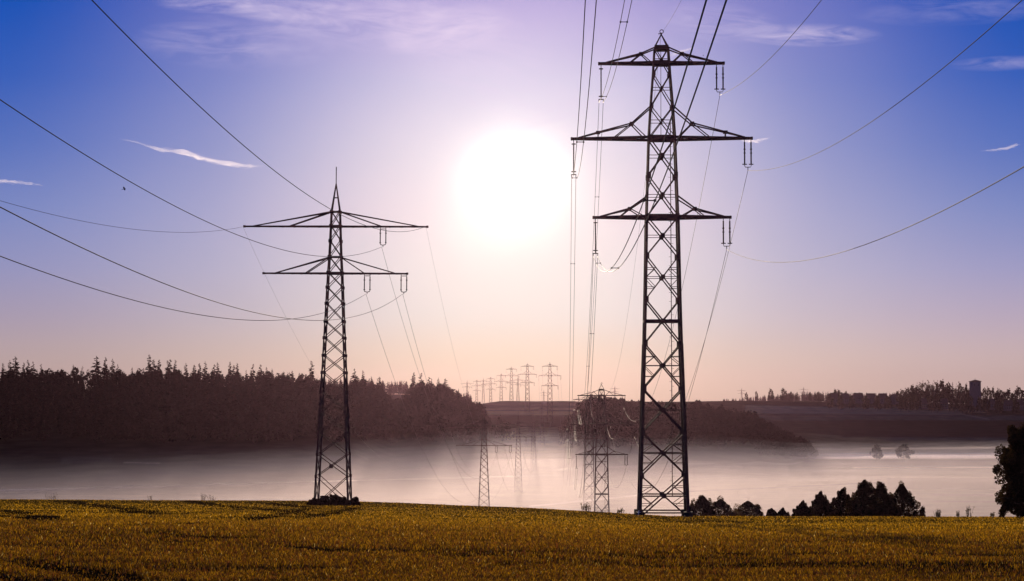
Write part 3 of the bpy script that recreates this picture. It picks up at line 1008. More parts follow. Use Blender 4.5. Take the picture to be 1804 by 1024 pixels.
# ------------------------------------------------------------------ vegetation generators
def leaf_quads(C, size, n_rng, flat=0.6, droop=0.0):
    """random little quads at centres C; size (n,)"""
    n = len(C)
    a = n_rng.normal(0, 1, (n, 3)); a[:, 2] *= flat
    a /= np.linalg.norm(a, axis=1)[:, None] + 1e-9
    b = n_rng.normal(0, 1, (n, 3)); b[:, 2] -= droop
    b -= (a * b).sum(1)[:, None] * a
    b /= np.linalg.norm(b, axis=1)[:, None] + 1e-9
    a = a * size[:, None]; b = b * size[:, None] * 0.7
    V = np.stack([C - a, C - b * .9, C + a, C + b], 1).reshape(-1, 3)
    return V, np.arange(4 * n).reshape(n, 4)

def crown_points(n, profile, n_rng, clumps=26, clump_r=0.16, shell=0.55):
    """profile(t)->relative radius for t in 0..1 (bottom to top of unit height); returns points in unit box"""
    # clump centres
    t = n_rng.random(clumps * 3)
    pr = np.array([profile(v) for v in t])
    keep = n_rng.random(len(t)) < (pr / pr.max()) ** 1.2
    t = t[keep][:clumps]; pr = pr[keep][:clumps]
    an = n_rng.uniform(0, 2 * math.pi, len(t)); rr = pr * (shell + (1 - shell) * n_rng.random(len(t)) ** .6) * .92
    cc = np.stack([np.cos(an) * rr, np.sin(an) * rr, t], -1)
    w = n_rng.integers(0, len(cc), n)
    d = n_rng.normal(0, 1, (n, 3)); d /= np.linalg.norm(d, axis=1)[:, None]
    rad = clump_r * (0.30 + .65 * n_rng.random(n) ** .5) * (0.6 + .8 * n_rng.random(len(cc)))[w]
    p = cc[w] + d * rad[:, None] * np.array([1, 1, .8])
    return p, w, cc

def deciduous(h, width, n_rng, leaf=.3, n=2500, profile=None, clumps=30, clump_r=.17, trunk_h=.18, base_col=(0.045, 0.040, 0.018), limbs=7, droop=0.0, opacity_core=0.35):
    profile = profile or (lambda t: math.sin(math.pi * min(1, max(0, .12 + .88 * t)) ** .8) ** .7)
    p, w, cc = crown_points(n, profile, n_rng, clumps, clump_r)
    # interior fill so that the crown does not read as hollow
    k = int(n * opacity_core)
    t = n_rng.random(k); pr = np.array([profile(v) for v in t]); an = n_rng.uniform(0, 2 * math.pi, k); rr = pr * np.sqrt(n_rng.random(k)) * .75
    p2 = np.stack([np.cos(an) * rr, np.sin(an) * rr, t], -1)
    P = np.concatenate([p, p2])
    crown_h = h * (1 - trunk_h)
    sc3 = np.array([width / 2, width / 2, crown_h])
    # clump scale is in unit-z; keep xy spread consistent
    P = P * sc3 + np.array([0, 0, h * trunk_h])
    V, Fq = leaf_quads(P, leaf * (0.6 + .8 * n_rng.random(len(P))), n_rng, .8, droop)
    lum = (0.6 + .8 * n_rng.random(len(cc)))[w]
    lum = np.concatenate([lum, np.full(k, .7)]) * (0.7 + .6 * n_rng.random(len(P)))
    col = np.array(base_col)[None] * lum[:, None]
    col[:, 0] *= (0.85 + .5 * n_rng.random(len(P)))
    tb = MB()
    r0 = max(.08, h * .022)
    tb.tube([(0, 0, -.3), (.02 * h * .3, 0, h * .3), (.01 * h, .01 * h, h * .62), (0, 0, h * .9)], [r0, r0 * .75, r0 * .4, r0 * .12], 7)
    for q in range(limbs):
        c = cc[n_rng.integers(0, len(cc))] * sc3 + np.array([0, 0, h * trunk_h])
        z0 = max(h * .12, min(c[2] * .6, h * .5))
        tb.tube([(0, 0, z0), (c[0] * .5, c[1] * .5, z0 + (c[2] - z0) * .6), tuple(c)], [r0 * .4, r0 * .25, r0 * .08], 5)
    return (V, Fq, np.repeat(col, 4, axis=0)), tb

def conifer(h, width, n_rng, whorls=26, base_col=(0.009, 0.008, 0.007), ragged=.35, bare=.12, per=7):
    Vs, Cs = [], []
    for i in range(whorls):
        t = i / (whorls - 1)
        z = h * (bare + (1 - bare) * t) * (1 - .0)
        r = width / 2 * (1 - t) ** .62 * (0.8 + ragged * 2.2 * (n_rng.random() - .45)) + .55
        for q in range(per if t < .8 else 4):
            a = n_rng.uniform(0, 2 * math.pi)
            rr = r * (0.55 + .6 * n_rng.random())
            zz = z + n_rng.normal(0, .012 * h)
            d = np.array([math.cos(a), math.sin(a), 0]); s = np.array([-math.sin(a), math.cos(a), 0])
            dr = rr * (.12 + .35 * n_rng.random()) * (1 if t < .75 else -.5)
            tipp = np.array([0, 0, zz]) + d * rr - np.array([0, 0, dr])
            wdt = rr * .32 + .1
            hh = .035 * h * (1 - .6 * t)
            midp = np.array([0, 0, zz + .02 * h * (1 - t)]) + d * rr * .55
            Vs += [np.array([0, 0, zz + hh * .4]), midp + s * wdt - [0, 0, hh * .3], tipp, midp - s * wdt - [0, 0, hh * .3]]
            Vs += [np.array([0, 0, zz]), midp + [0, 0, hh * .3], tipp, midp - [0, 0, hh * 1.2]]
            c = np.array(base_col) * (.6 + .8 * n_rng.random())
            Cs += [c] * 8
    V = np.array(Vs); n = len(V) // 4
    tb = MB(); r0 = h * .013 + .05
    tb.tube([(0, 0, -.3), (0, 0, h * .5), (0, 0, h * .99)], [r0, r0 * .6, .04], 6)
    return (V, np.arange(4 * n).reshape(n, 4), np.array(Cs)), tb

def tree_things(name, data, tb, mat, loc, label, cat, group=None, rz=0.0, scale=(1, 1, 1)):
    root = empty(name, loc, rz)
    root.scale = scale
    V, Fq, C = data
    mesh_np('crown', V, Fq, mat, root, attr=C)
    tb.build('trunk', M['bark'], root)
    tag(root, label, cat, group)
    return root

g_rng = np.random.default_rng(11)
# templates
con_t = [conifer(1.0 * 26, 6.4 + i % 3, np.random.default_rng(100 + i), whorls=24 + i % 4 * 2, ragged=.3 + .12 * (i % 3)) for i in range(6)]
dec_t = [deciduous(20, 13 + i, np.random.default_rng(200 + i), leaf=.75, n=520, clumps=22, clump_r=.2, trunk_h=.1, base_col=(0.014, 0.010, 0.008), limbs=4) for i in range(5)]

SKY = [(-400, 641), (0, 645), (80, 647), (110, 648), (165, 641), (200, 643), (230, 650), (255, 641), (300, 643), (330, 649), (400, 648), (450, 651), (520, 656), (555, 659), (575, 676), (612, 676), (622, 660), (650, 666), (672, 671), (690, 680), (700, 699), (719, 699), (724, 668), (745, 667), (770, 670), (790, 676), (805, 686), (830, 699), (850, 709), (878, 710), (892, 722), (900, 742), (905, 765),
       (988, 765), (994, 745), (1000, 705), (1010, 697), (1040, 693), (1080, 698), (1120, 704), (1200, 706), (1240, 702), (1280, 700), (1300, 705), (1330, 712), (1360, 716), (1380, 733), (1392, 748), (1415, 770), (1438, 792), (1450, 810)]
SKX, SKYY = [s[0] for s in SKY], [s[1] for s in SKY]

def wood(name, urange, Drange, n, label, pick, hrange, taper=None):
    Vs, Fs, Cs, off = [], [], [], 0
    cnt = 0; tries = 0
    while cnt < n and tries < n * 12:
        tries += 1
        u = g_rng.uniform(*urange)
        D = g_rng.uniform(*Drange)
        if taper: 
            D = taper(u, D)
            if D is None: continue
        x = (u - 902) / F * D
        z = Hs(x, D)
        if scr(x, D, z)[1] > (781 if u < 950 else 790 if u < 1340 else 806) + g_rng.uniform(-5, 3): continue
        h = g_rng.uniform(*hrange)
        yt = scr(x, D, z + h)[1]
        lim = float(np.interp(u, SKX, SKYY)) + g_rng.uniform(-1.0, 5.5)
        if yt < lim:
            ztop = at(u, lim, D).z
            h = ztop - z
            if h < hrange[0] * .42: continue
        (V, Fq, C), tb = pick(u, h)
        hh = V[:, 2].max()
        s = h / hh
        a = g_rng.uniform(0, 6.28); ca, sa = math.cos(a), math.sin(a)
        sx = max(s, .65) * g_rng.uniform(.85, 1.2)
        W = np.stack([(V[:, 0]*ca - V[:, 1]*sa) * sx + x, (V[:, 0]*sa + V[:, 1]*ca) * sx + D, V[:, 2] * s + z - .3], -1)
        Vs.append(W); Fs.append(Fq + off); Cs.append(C * g_rng.uniform(.75, 1.3)); off += len(V)
        cnt += 1
    o = mesh_np(name, np.concatenate(Vs), np.concatenate(Fs), M['needle'], attr=np.concatenate(Cs))
    tag(o, label, 'forest', None, 'stuff')
    return o
def pick_left(u, h):
    pc = .55 if u < 790 else .08
    return con_t[g_rng.integers(0, 6)] if g_rng.random() < pc else dec_t[g_rng.integers(0, 5)]
def pick_dec(u, h):
    return dec_t[g_rng.integers(0, 5)]
def tap_right(u, D):
    if u > 1330: D = min(D, 1640)
    return D
wood('forest', (-420, 905), (1330, 1790), 1350, 'dark mixed spruce wood rising behind the mist on the left', pick_left, (15, 26))
wood('forest_edge', (990, 1450), (1370, 1800), 620, 'rounded broadleaf wood behind the tall pylon, ending in mist', pick_dec, (13, 21), tap_right)
# hidden ridge line of distant woods
def far_wood(name, ul, D0, D1, n, h, label, pick):
    Vs, Fs, Cs, off = [], [], [], 0
    for i in range(n):
        u = g_rng.uniform(*ul); D = g_rng.uniform(D0, D1); x = (u - 902) / F * D
        z = Hs(x, D)
        (V, Fq, C), tb = pick(u, h)
        s = h * g_rng.uniform(.75, 1.1) / V[:, 2].max() * (float(np.interp(u, [1270, 1330, 1420], [.3, .55, 1.0])) if u > 1200 else 1.0)
        W = V * [s * 1.5, s * 1.5, s] + [x, D, z - .5]
        Vs.append(W); Fs.append(Fq + off); Cs.append(C); off += len(V)
    o = mesh_np(name, np.concatenate(Vs), np.concatenate(Fs), M['needle'], attr=np.concatenate(Cs))
    tag(o, label, 'forest', None, 'stuff')
far_wood('distant_forest', (520, 830), 2950, 3250, 170, 20, 'pale hazy spruce ridge seen through the gaps of the left wood', lambda u, h: con_t[g_rng.integers(0, 6)])
far_wood('distant_woodland', (1270, 1640), 4150, 4450, 300, 21, 'pale line of distant forest on the skyline left of the village', lambda u, h: con_t[g_rng.integers(0, 6)])

# individual spruces that stand out of the skyline
sky_tr = [(6, 638), (18, 633), (27, 628), (42, 637), (50, 633), (59, 635), (73, 640), (130, 641), (170, 627), (186, 628), (199, 631), (208, 640), (233, 646), (263, 626), (271, 631), (281, 632), (296, 634), (300, 631), (309, 633), (328, 638),
          (343, 640), (352, 638), (362, 635), (378, 640), (384, 637), (405, 636), (412, 641), (418, 638), (446, 640), (459, 640), (470, 645), (480, 648), (500, 652), (515, 651), (549, 637), (625, 650), (640, 651), (655, 662), (668, 661), (729, 657), (742, 656), (756, 662), (760, 665), (772, 664), (785, 664)]
special = {263: 'tallest dark spruce of the left skyline, in a dense clump left of the small pylon',
           170: 'twin-topped looking spruce at the left of three on the skyline',
           549: 'lone spruce rising beside the left pylon just left of its body',
           729: 'spruce at the left edge of the clump right of the bright ridge gap',
           625: 'spruce just right of the left pylon body on the wood skyline',
           27: 'pointed spruce above the rest near the left frame edge'}
meshes_con = []
for i, (V3, tb) in enumerate(con_t):
    pass
protos = []
for i, (px, py) in enumerate(sky_tr):
    if px not in special: py += 2.5
    D = 1640 + 60 * g_rng.random()
    x = (px - 902) / F * D
    z = Hs(x, D)
    top = at(px, py, D).z
    h = top - z
    if i < 6:
        d_, tb = con_t[i]
        o = tree_things('spruce_tree', d_, tb, M['needle'], (x, D, z - .3), '', 'spruce')
        protos.append(o)
    else:
        o = copy_tree(protos[i % 6])
        o.location = (x, D, z - .3)
    s = h / 25.9
    o.scale = (max(s, .85) * g_rng.uniform(1.05, 1.45), max(s, .85) * 1.25, s)
    o.rotation_euler = (0, 0, g_rng.uniform(0, 6.28))
    zone = ('dark spruce tip in the skyline row above the far left of the wood' if px < 140 else
            'dark spruce tip in the skyline row between the two tallest clumps' if px < 290 else
            'dark ragged spruce tip on the skyline left of the small pylon' if px < 560 else
            'spruce tip on the skyline between left pylon and ridge gap' if px < 700 else
            'spruce tip in the clump right of the ridge gap')
    tag(o, special.get(px, zone), 'spruce', 'spruces standing out of the wood skyline')

# birches on the slope behind the crest
birch_prof = lambda t: (0.55 + .45 * math.sin(math.pi * min(1, t * 1.6)) if t < .35 else max(.06, 1.0 - ((t - .35) / .65) ** 1.25 * .95))
birches = [(1412, 884, 44, 'low leftmost'), (1443, 868, 50, 'second from left'), (1482, 862, 52, 'third from left'), (1521, 846, 60, 'tallest, in the middle'), (1549, 850, 54, 'right of the tallest'), (1586, 853, 66, 'rightmost broad')]
for i, (px, py, w, wd) in enumerate(birches):
    D = 352 + 8 * (i % 3)
    x = (px - 902) / F * D; z = Hs(x, D); h = at(px, py, D).z - z
    dd, tb = deciduous(h, w / 10.0 * 1.5, np.random.default_rng(300 + i), leaf=.13, n=14000, profile=birch_prof, clumps=90, clump_r=.085, trunk_h=.03, base_col=(0.060, 0.040, 0.020), limbs=10, droop=.6, opacity_core=.8)
    tree_things('birch_tree', dd, tb, M['leaf'], (x, D, z), f'dark bushy birch in the clump behind the field edge, {wd}', 'tree', 'birches in the clump beyond the field crest')
# bushes between pylon and birches
for i, (px, py, w, D, lab) in enumerate([(1236, 873, 40, 385, 'upright bush at the foot of the tall pylon, left of its row'), (1268, 880, 50, 385, 'broad rounded bush second in the row beside the tall pylon'), (1316, 883, 56, 395, 'wide low bush at the right of the row beside the tall pylon'),
                                    (1217, 889, 16, 380, 'small hazy bush touching the right leg of the tall pylon'), (1357, 896, 18, 330, 'small sapling bush between bush row and birches'), (1376, 897, 22, 330, 'low round shrub directly left of the birch clump')]):
    x = (px - 902) / F * D; z = Hs(x, D); h = at(px, py, D).z - z
    dd, tb = deciduous(h, w / (F / D) * 1.7, np.random.default_rng(330 + i), leaf=.12, n=8500, clumps=60, clump_r=.12, trunk_h=.02, base_col=(0.12, 0.085, 0.05), limbs=8, opacity_core=1.1)
    tree_things('bush', dd, tb, M['leaf'], (x, D, z), lab, 'bush', 'bushes along the field edge')
# dark tree at the right frame edge
D = 236.0
x = (1852 - 902) / F * D; z = Hs(x, D)
def edge_prof(t):
    return float(np.interp(t, [0, .1, .3, .5, .62, .75, .9, 1.0], [.86, .95, .97, 1.0, .93, .74, .42, .1]))
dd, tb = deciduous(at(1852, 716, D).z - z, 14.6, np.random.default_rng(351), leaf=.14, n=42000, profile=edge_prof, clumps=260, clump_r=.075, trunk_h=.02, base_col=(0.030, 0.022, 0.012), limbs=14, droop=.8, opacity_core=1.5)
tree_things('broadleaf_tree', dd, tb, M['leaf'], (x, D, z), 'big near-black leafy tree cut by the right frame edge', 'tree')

# two round trees in the mist, and field trees along the right ridge
solo = [(1543, 783, 803, 26, 1560, 'left one of two round trees floating in the mist', 'trees in the mist'),
        (1590, 783, 803, 36, 1560, 'right, wider one of two round trees floating in the mist', 'trees in the mist')]
for i, (px, yt, yb, w, D, lab, grp) in enumerate(solo):
    x = (px - 902) / F * D; z = at(px, yb, D).z
    z = min(z, Hs(x, D) + .0) if False else Hs(x, D)
    h = at(px, yt, D).z - z
    dd, tb = deciduous(h, w / (F / D), np.random.default_rng(360 + i), leaf=.55, n=900, clumps=20, clump_r=.2, trunk_h=.25, base_col=(0.03, 0.028, 0.018), limbs=6)
    tree_things('round_tree', dd, tb, M['leaf'], (x, D, z), lab, 'tree', grp)
ridge = [(1358, 686, 14), (1380, 685, 15), (1392, 691, 14), (1403, 692, 7), (1426, 692, 7), (1447, 694, 9), (1332, 690, 7), (1314, 692, 8), (1440, 691, 12), (1471, 687, 16), (1478, 688, 15), (1490, 690, 10)]
proto_r = None
for i, (px, yt, w) in enumerate(ridge):
    D = 2620.0; x = (px - 902) / F * D; z = Hs(x, D); h = at(px, yt, D).z - z
    if proto_r is None:
        dd, tb = deciduous(12, 11, np.random.default_rng(370), leaf=.6, n=500, clumps=16, clump_r=.22, trunk_h=.2, base_col=(0.03, 0.026, 0.02), limbs=5)
        o = proto_r = tree_things('round_tree', dd, tb, M['leaf'], (x, D, z), '', 'tree')
    else:
        o = copy_tree(proto_r); o.location = (x, D, z)
    o.scale = (w / 1.38 / 11, w / 1.38 / 11, h / 12); o.rotation_euler = (0, 0, i * 1.3)
    lab = {1358: 'round dark tree alone on the right ridge, left one of a near pair', 1380: 'round tree alone on the right ridge, right one of a near pair', 1392: 'low dark round tree touching the ridge just right of the pair'}.get(px, 'small hazy round tree on the right ridge left of the village houses')
    tag(o, lab, 'tree', 'round trees along the right ridge')

# ------------------------------------------------------------------ village on the ridge
def house(w, d, hwall, hroof, chimney=True, wallm='render'):
    root = empty('house', (0, 0, 0))
    m = MB()
    v = [(-w/2, -d/2, -2), (w/2, -d/2, -2), (w/2, d/2, -2), (-w/2, d/2, -2), (-w/2, -d/2, hwall), (w/2, -d/2, hwall), (w/2, d/2, hwall), (-w/2, d/2, hwall), (-w/2, 0, hwall + hroof), (w/2, 0, hwall + hroof)]
    m.v = [Vector(p) for p in v]; m.f = [(0, 1, 5, 4), (1, 2, 6, 9, 5), (2, 3, 7, 6), (3, 0, 4, 8, 7)]
    m.build('wall', M[wallm], root)
    r = MB(); e = .5
    sl = hroof / (d / 2)
    for s in (-1, 1):
        a = [(-w/2 - e, s * (d/2 + e), hwall - e * sl + .05), (w/2 + e, s * (d/2 + e), hwall - e * sl + .05), (w/2 + e, 0, hwall + hroof + .05), (-w/2 - e, 0, hwall + hroof + .05)]
        b = [(p[0], p[1], p[2] + .3) for p in a]
        i = len(r.v); r.v += [Vector(p) for p in a + b]
        r.f += [(i, i+1, i+2, i+3), (i+4, i+5, i+6, i+7), (i, i+1, i+5, i+4), (i+1, i+2, i+6, i+5), (i+3, i, i+4, i+7)]
    ro = r.build('roof', M['tile'], root)
    if chimney: MB().box((w * .2, .6, hwall + hroof + .2), .8, .8, 1.8).build('chimney', M['render'], ro)
    for q in (-1, 0, 1):
        for zz in ((1.6, 4.2) if hwall > 5 else (1.6,)):
            MB().box((q * w * .3, -d/2 - .03, zz), 1.3, .1, 1.4).build('window', M['glass'], root)
    return root
hs = [(1468, 692, 13, 'village house, leftmost on the ridge, beside round trees', 0), (1488, 692, 13, 'village house second from the left on the ridge', 0.5), (1511, 690.5, 15, 'largest dark-roofed village house of the left group', 0.1), (1533, 691.5, 14, 'village house right of the largest one', -.2), (1554, 692, 14, 'village house between the big house and the wood, flat-looking roof', .3),
      (1574, 693.5, 10, 'small village house at the left foot of the village wood', .8), (1625, 701, 11, 'house in front of the village wood on the slope', .2), (1662, 700, 12, 'house below the bare tall trees of the village', -.3), (1775, 702, 13, 'pale gabled house on the slope right of the tower', .1), (1745, 698, 11, 'house half hidden by trees right of the tower', .6), (1795, 700, 11, 'house at the right frame edge on the ridge', .2)]
for i, (px, yt, w, lab, rz) in enumerate(hs):
    D = 2560.0 if px < 1600 else 2500.0
    x = (px - 902) / F * D; z = Hs(x, D); top = at(px, yt, D).z - z
    z += max(0, top - 9.5) * .5; top = min(max(top, 6.5), 11)
    o = house(w * .72, 9.5, max(3.0, top * .46), top * .54, i % 2 == 0, 'render2' if i in (8,) else 'render')
    o.location = (x, D, z); o.rotation_euler = (0, 0, rz)
    tag(o, lab, 'house', 'houses of the ridge village')
# water tower / church tower
D = 2560.0; x = (1717 - 902) / F * D; z = Hs(x, D); top = at(1717, 672.5, D).z - z
root = empty('village_tower', (x, D, z), .12)
MB().box((0, 0, top / 2 - 1), 11.0, 11.0, top + 2).build('wall', M['render2'], root)
m = MB()
hh = 2.0; q = 6.3
m.v = [Vector(p) for p in ((-q, -q, top), (q, -q, top), (q, q, top), (-q, q, top), (-q, -q, top + .5), (q, -q, top + .5), (q, q, top + .5), (-q, q, top + .5), (0, 0, top + hh + .5))]
m.f = [(3, 2, 1, 0), (0, 1, 5, 4), (1, 2, 6, 5), (2, 3, 7, 6), (3, 0, 4, 7), (4, 5, 8), (5, 6, 8), (6, 7, 8), (7, 4, 8)]
ro = m.build('roof', M['tile'], root)
MB().bar((0, 0, top + hh), (0, 0, top + hh + 2.2), .25).build('finial', M['steel'], ro)
for q_ in (-1, 1): MB().box((q_ * 2.6, -5.53, top - 4), 1.3, .1, 2.6).build('window', M['glass'], root)
tag(root, 'square village tower with low pyramid roof standing above the ridge trees', 'tower')
# village trees
vt = [(1598, 686, 12, 'd'), (1606, 680, 12, 'd'), (1615, 673, 13, 'b'), (1625, 669, 14, 'b'), (1634, 668, 14, 'b'), (1644, 669, 14, 'b'), (1651, 668, 13, 'b'), (1658, 672, 16, 'd'), (1668, 676, 14, 'd'), (1672, 675, 6, 'c'), (1677, 674, 6, 'c'), (1684, 675, 8, 'b'), (1691, 676, 9, 'd'), (1701, 678, 8, 'd'), (1708, 683, 9, 'd'),
      (1590, 688, 13, 'd'), (1580, 690, 10, 'd'), (1732, 685, 10, 'd'), (1741, 684, 9, 'd'), (1748, 684, 8, 'd'), (1757, 683, 8, 'c'), (1763, 688, 12, 'd'), (1775, 687, 14, 'd'), (1788, 688, 12, 'd'), (1795, 683, 14, 'd'), (1806, 684, 12, 'd'), (1614, 683, 14, 'd'), (1636, 682, 16, 'd'), (1690, 690, 15, 'd'), (1722, 694, 14, 'd'), (1712, 696, 12, 'd'), (1650, 684, 16, 'd'), (1672, 686, 14, 'd'), (1625, 688, 14, 'd'), (1604, 691, 14, 'd'), (1822, 683, 16, 'd'), (1840, 686, 14, 'd'),
      (1461, 695, 9, 'e'), (1480, 696, 8, 'e'), (1500, 697, 9, 'e'), (1524, 698, 10, 'e'), (1545, 697, 9, 'e'), (1563, 698, 10, 'e'), (1586, 698, 12, 'e'), (1600, 697, 12, 'e'), (1614, 698, 12, 'e'), (1640, 699, 12, 'e'), (1650, 698, 12, 'e'), (1678, 699, 12, 'e'), (1694, 700, 12, 'e'), (1707, 699, 12, 'e'), (1726, 701, 12, 'e'), (1736, 698, 10, 'e'), (1758, 702, 10, 'e'), (1788, 704, 10, 'e'), (1632, 690, 16, 'd'), (1655, 691, 16, 'd'), (1610, 690, 14, 'd'), (1668, 690, 14, 'd'), (1682, 687, 12, 'd'), (1700, 688, 12, 'd'), (1755, 690, 12, 'd'), (1770, 692, 12, 'd')]
pb = None
for i, (px, yt, w, ty) in enumerate(vt):
    D = 2600.0 + 8 * (i % 5) if ty != 'e' else 2475.0 - 6 * (i % 3); x = (px - 902) / F * D; z = Hs(x, D); h = max(at(px, yt, D).z - z, 4)
    if ty == 'c': o = copy_tree(protos[i % 6]); o.scale = (h / 30, h / 30, h / 26)
    elif ty == 'b':
        if pb is None:
            dd, tb = deciduous(18, 12, np.random.default_rng(390), leaf=.34, n=500, clumps=26, clump_r=.13, trunk_h=.3, base_col=(0.05, 0.035, 0.022), limbs=22, opacity_core=.05)
            pb = tree_things('broadleaf_tree', dd, tb, M['leaf'], (0, 0, 0), '', 'tree'); o = pb
        else: o = copy_tree(pb)
        o.scale = (w / 1.4 / 5.2, w / 1.4 / 5.2, h / 18.5)
    else:
        o = copy_tree(proto_r); o.scale = (w / 1.38 / 6.5, w / 1.38 / 6.5, h / 12)
    o.location = (x, D, z); o.rotation_euler = (0, 0, i * 2.1)
    lab = ('slim dark conifer poking up beside the village trees' if ty == 'c' else 'tall thin-crowned nearly bare tree at the top of the village wood' if ty == 'b' else
           ('low dark garden tree in front of the village houses' if ty == 'e' else 'dark rounded tree right of the village tower' if px > 1715 else 'dark rounded tree of the village wood left of the tower'))
    tag(o, lab, 'tree', 'trees around the ridge village')

# ------------------------------------------------------------------ weeds, shrubs at the feet, small things
def weed(px, py, wpx, D, name, label, cat='weed', n=26, group=None, seed=0):
    r_ = np.random.default_rng(500 + seed)
    x = (px - 902) / F * D; z = Hs(x, D)
    h = max(.5, at(px, py, D).z - z); w = wpx / (F / D)
    root = empty(name, (x, D, z))
    st = MB(); P = []
    for q in range(n):
        bx, by = r_.uniform(-w/2, w/2) * .7, r_.uniform(-w/2, w/2) * .5
        hh = h * r_.uniform(.45, 1.0); lx, ly = r_.normal(0, .22) * h * .5, r_.normal(0, .2) * h * .5
        st.tube([(bx, by, -.1), (bx + lx * .4, by + ly * .4, hh * .5), (bx + lx, by + ly, hh)], [.018, .014, .008], 4)
        for k in range(7):
            t = r_.uniform(.25, 1)
            P.append((bx + lx * t + r_.normal(0, .05), by + ly * t + r_.normal(0, .05), hh * t))
    st.build('stem', M['bark'], root)
    P = np.array(P)
    V, Fq = leaf_quads(P, r_.uniform(.04, .10, len(P)), r_)
    c = np.array([.10, .07, .03])[None] * r_.uniform(.5, 1.4, len(P))[:, None]
    mesh_np('foliage', V, Fq, M['leaf'], root, attr=np.repeat(c, 4, axis=0))
    tag(root, label, cat, group)
    return root
weed(95, 866, 28, 378, 'weed', 'dry branching weed standing on the left crest near the frame edge', seed=1, n=14)
weed(267, 872, 10, 378, 'weed', 'small weed tuft on the left crest midway to the small pylon', seed=2, n=8)
weed(361, 868, 14, 378, 'weed', 'thin weed stalks on the left crest, left of a pair', seed=3, n=10)
weed(375, 871, 16, 378, 'weed', 'low weed tuft on the left crest, right of a pair', seed=4, n=10)
weed(1031, 884, 26, 276, 'weed', 'grassy weed clump on the crest before the second tall pylon', seed=5, n=34)
weed(1092, 894, 14, 266, 'weed', 'small weed clump on the crest left of the nearest tall pylon', seed=6, n=22)
weed(1648, 896, 14, 250, 'weed', 'bushy weed on the field edge right of the birches', seed=7, n=24)
weed(1684, 899, 8, 250, 'weed', 'small weed left of the slender sapling on the field edge', seed=8, n=12)
weed(1703, 889, 14, 250, 'sapling', 'slender sapling on the right field edge', 'sapling', seed=9, n=16)
weed(1744, 902, 12, 250, 'weed', 'low weed at the foot of the big dark tree', seed=10, n=14)
weed(1316, 857, 5, 620, 'sapling', 'lone tiny sapling in the misty meadow above the bush row', 'sapling', seed=11, n=10)

# shrubs around the left pylon's feet
x0, D0 = (591 - 902) / F * 283, 283.0
cnt = 0
for i, (px, py, w, lab) in enumerate([(560, 881, 22, 'dark shrub at the left foot of the small pylon'), (573, 877, 20, 'dark shrub between left foot and middle of the small pylon'), (590, 876, 22, 'dense reddish shrub in the middle under the small pylon'),
                                 (605, 879, 20, 'dark shrub right of the middle under the small pylon'), (618, 883, 18, 'low dark shrub at the right foot of the small pylon'), (628, 879, 14, 'pointed shrub outermost right beside the small pylon'), (550, 886, 14, 'low shrub outermost left beside the small pylon')]):
    D = 280.0 + (i % 3) * 1.4
    x = (px - 902) / F * D; z = Hs(x, D); h = at(px, py, D).z - z
    dd, tb = deciduous(max(h, .6) * 1.3, w / 12.7 * 1.4, np.random.default_rng(420 + i), leaf=.075, n=2200, profile=lambda t: 1.0 - .45 * t, clumps=30, clump_r=.16, trunk_h=.0, base_col=(0.035, 0.020, 0.014), limbs=4, opacity_core=.9)
    tree_things('shrub', dd, tb, M['leaf'], (x, D, z - .05), lab, 'shrub', 'shrubs under the small pylon')

# white marker at the foot of the tall pylon
D = 236.5; x = (1123.5 - 902) / F * D; z = Hs(x, D)
root = empty('marker_post', (x, D, z), .2)
MB().bar((0, 0, -.1), (.06, 0, .55), .09, .05).build('post', M['white'], root)
MB().bar((-.1, 0, .30), (.25, 0, .34), .16, .04).build('flag', M['white'], root)
tag(root, 'small white marker at the left foot of the nearest tall pylon', 'marker')

# birds
def bird(px, py, D, span, label, perched=False, rz=0.5, roll=.5):
    p = at(px, py, D)
    r0 = bpy.data.objects.new('bird', None)
    m = MB()
    s = span
    prof = [(-.50, .02), (-.40, .055), (-.2, .11), (0, .13), (.15, .11), (.25, .07), (.32, .085), (.38, .06), (.45, .012)]
    m.tube([(x * s * .6, 0, .02 * s * math.sin(x * 3)) for x, r in prof], [r * s * .55 for x, r in prof], 8)
    if not perched:
        for q in (-1, 1):
            pts = [(.10, 0.05, 0), (.16, .24, .08), (.06, .42, .10), (-.06, .55, .07), (-.10, .40, .08), (-.12, .22, .06), (-.10, .05, 0)]
            up = [Vector((a * s, q * b * s, c * s + .012 * s)) for a, b, c in pts]; dn = [Vector((a * s, q * b * s, c * s - .012 * s)) for a, b, c in pts]
            i = len(m.v); m.v += up + dn; n = len(pts)
            m.f += [tuple(range(i, i + n)), tuple(range(i + 2*n - 1, i + n - 1, -1))] + [(i + k, i + (k+1) % n, i + n + (k+1) % n, i + n + k) for k in range(n)]
    else:
        for q in (-1, 1): m.bar((0, q * .04 * s, 0), (0.02, q * .04 * s, -.22 * s), .015)
    i = len(m.v)
    m.v += [Vector((-.28*s, .04*s, 0)), Vector((-.28*s, -.04*s, 0)), Vector((-.46*s, -.09*s, .01)), Vector((-.46*s, .09*s, .01)), Vector((-.28*s, 0, .03*s))]
    m.f += [(i, i+1, i+2, i+3), (i, i+3, i+4), (i+1, i+4, i+2), (i+2, i+4, i+3)]
    o = m.build('bird', M['feather'])
    o.location = p; o.rotation_euler = (roll, -.25 if not perched else -.9, rz)
    tag(o, label, 'bird')
bird(219, 333, 260, .75, 'small dark bird flying left of the sun below the streak cloud', False, .35, .75)
pt = wp(T[0], Vector((4.9, 0, (907 - 99) / 15)))
bird(1239, 97.5, 239.3, .38, 'small bird perched on the right end of the top arm', True, 1.2, 0)

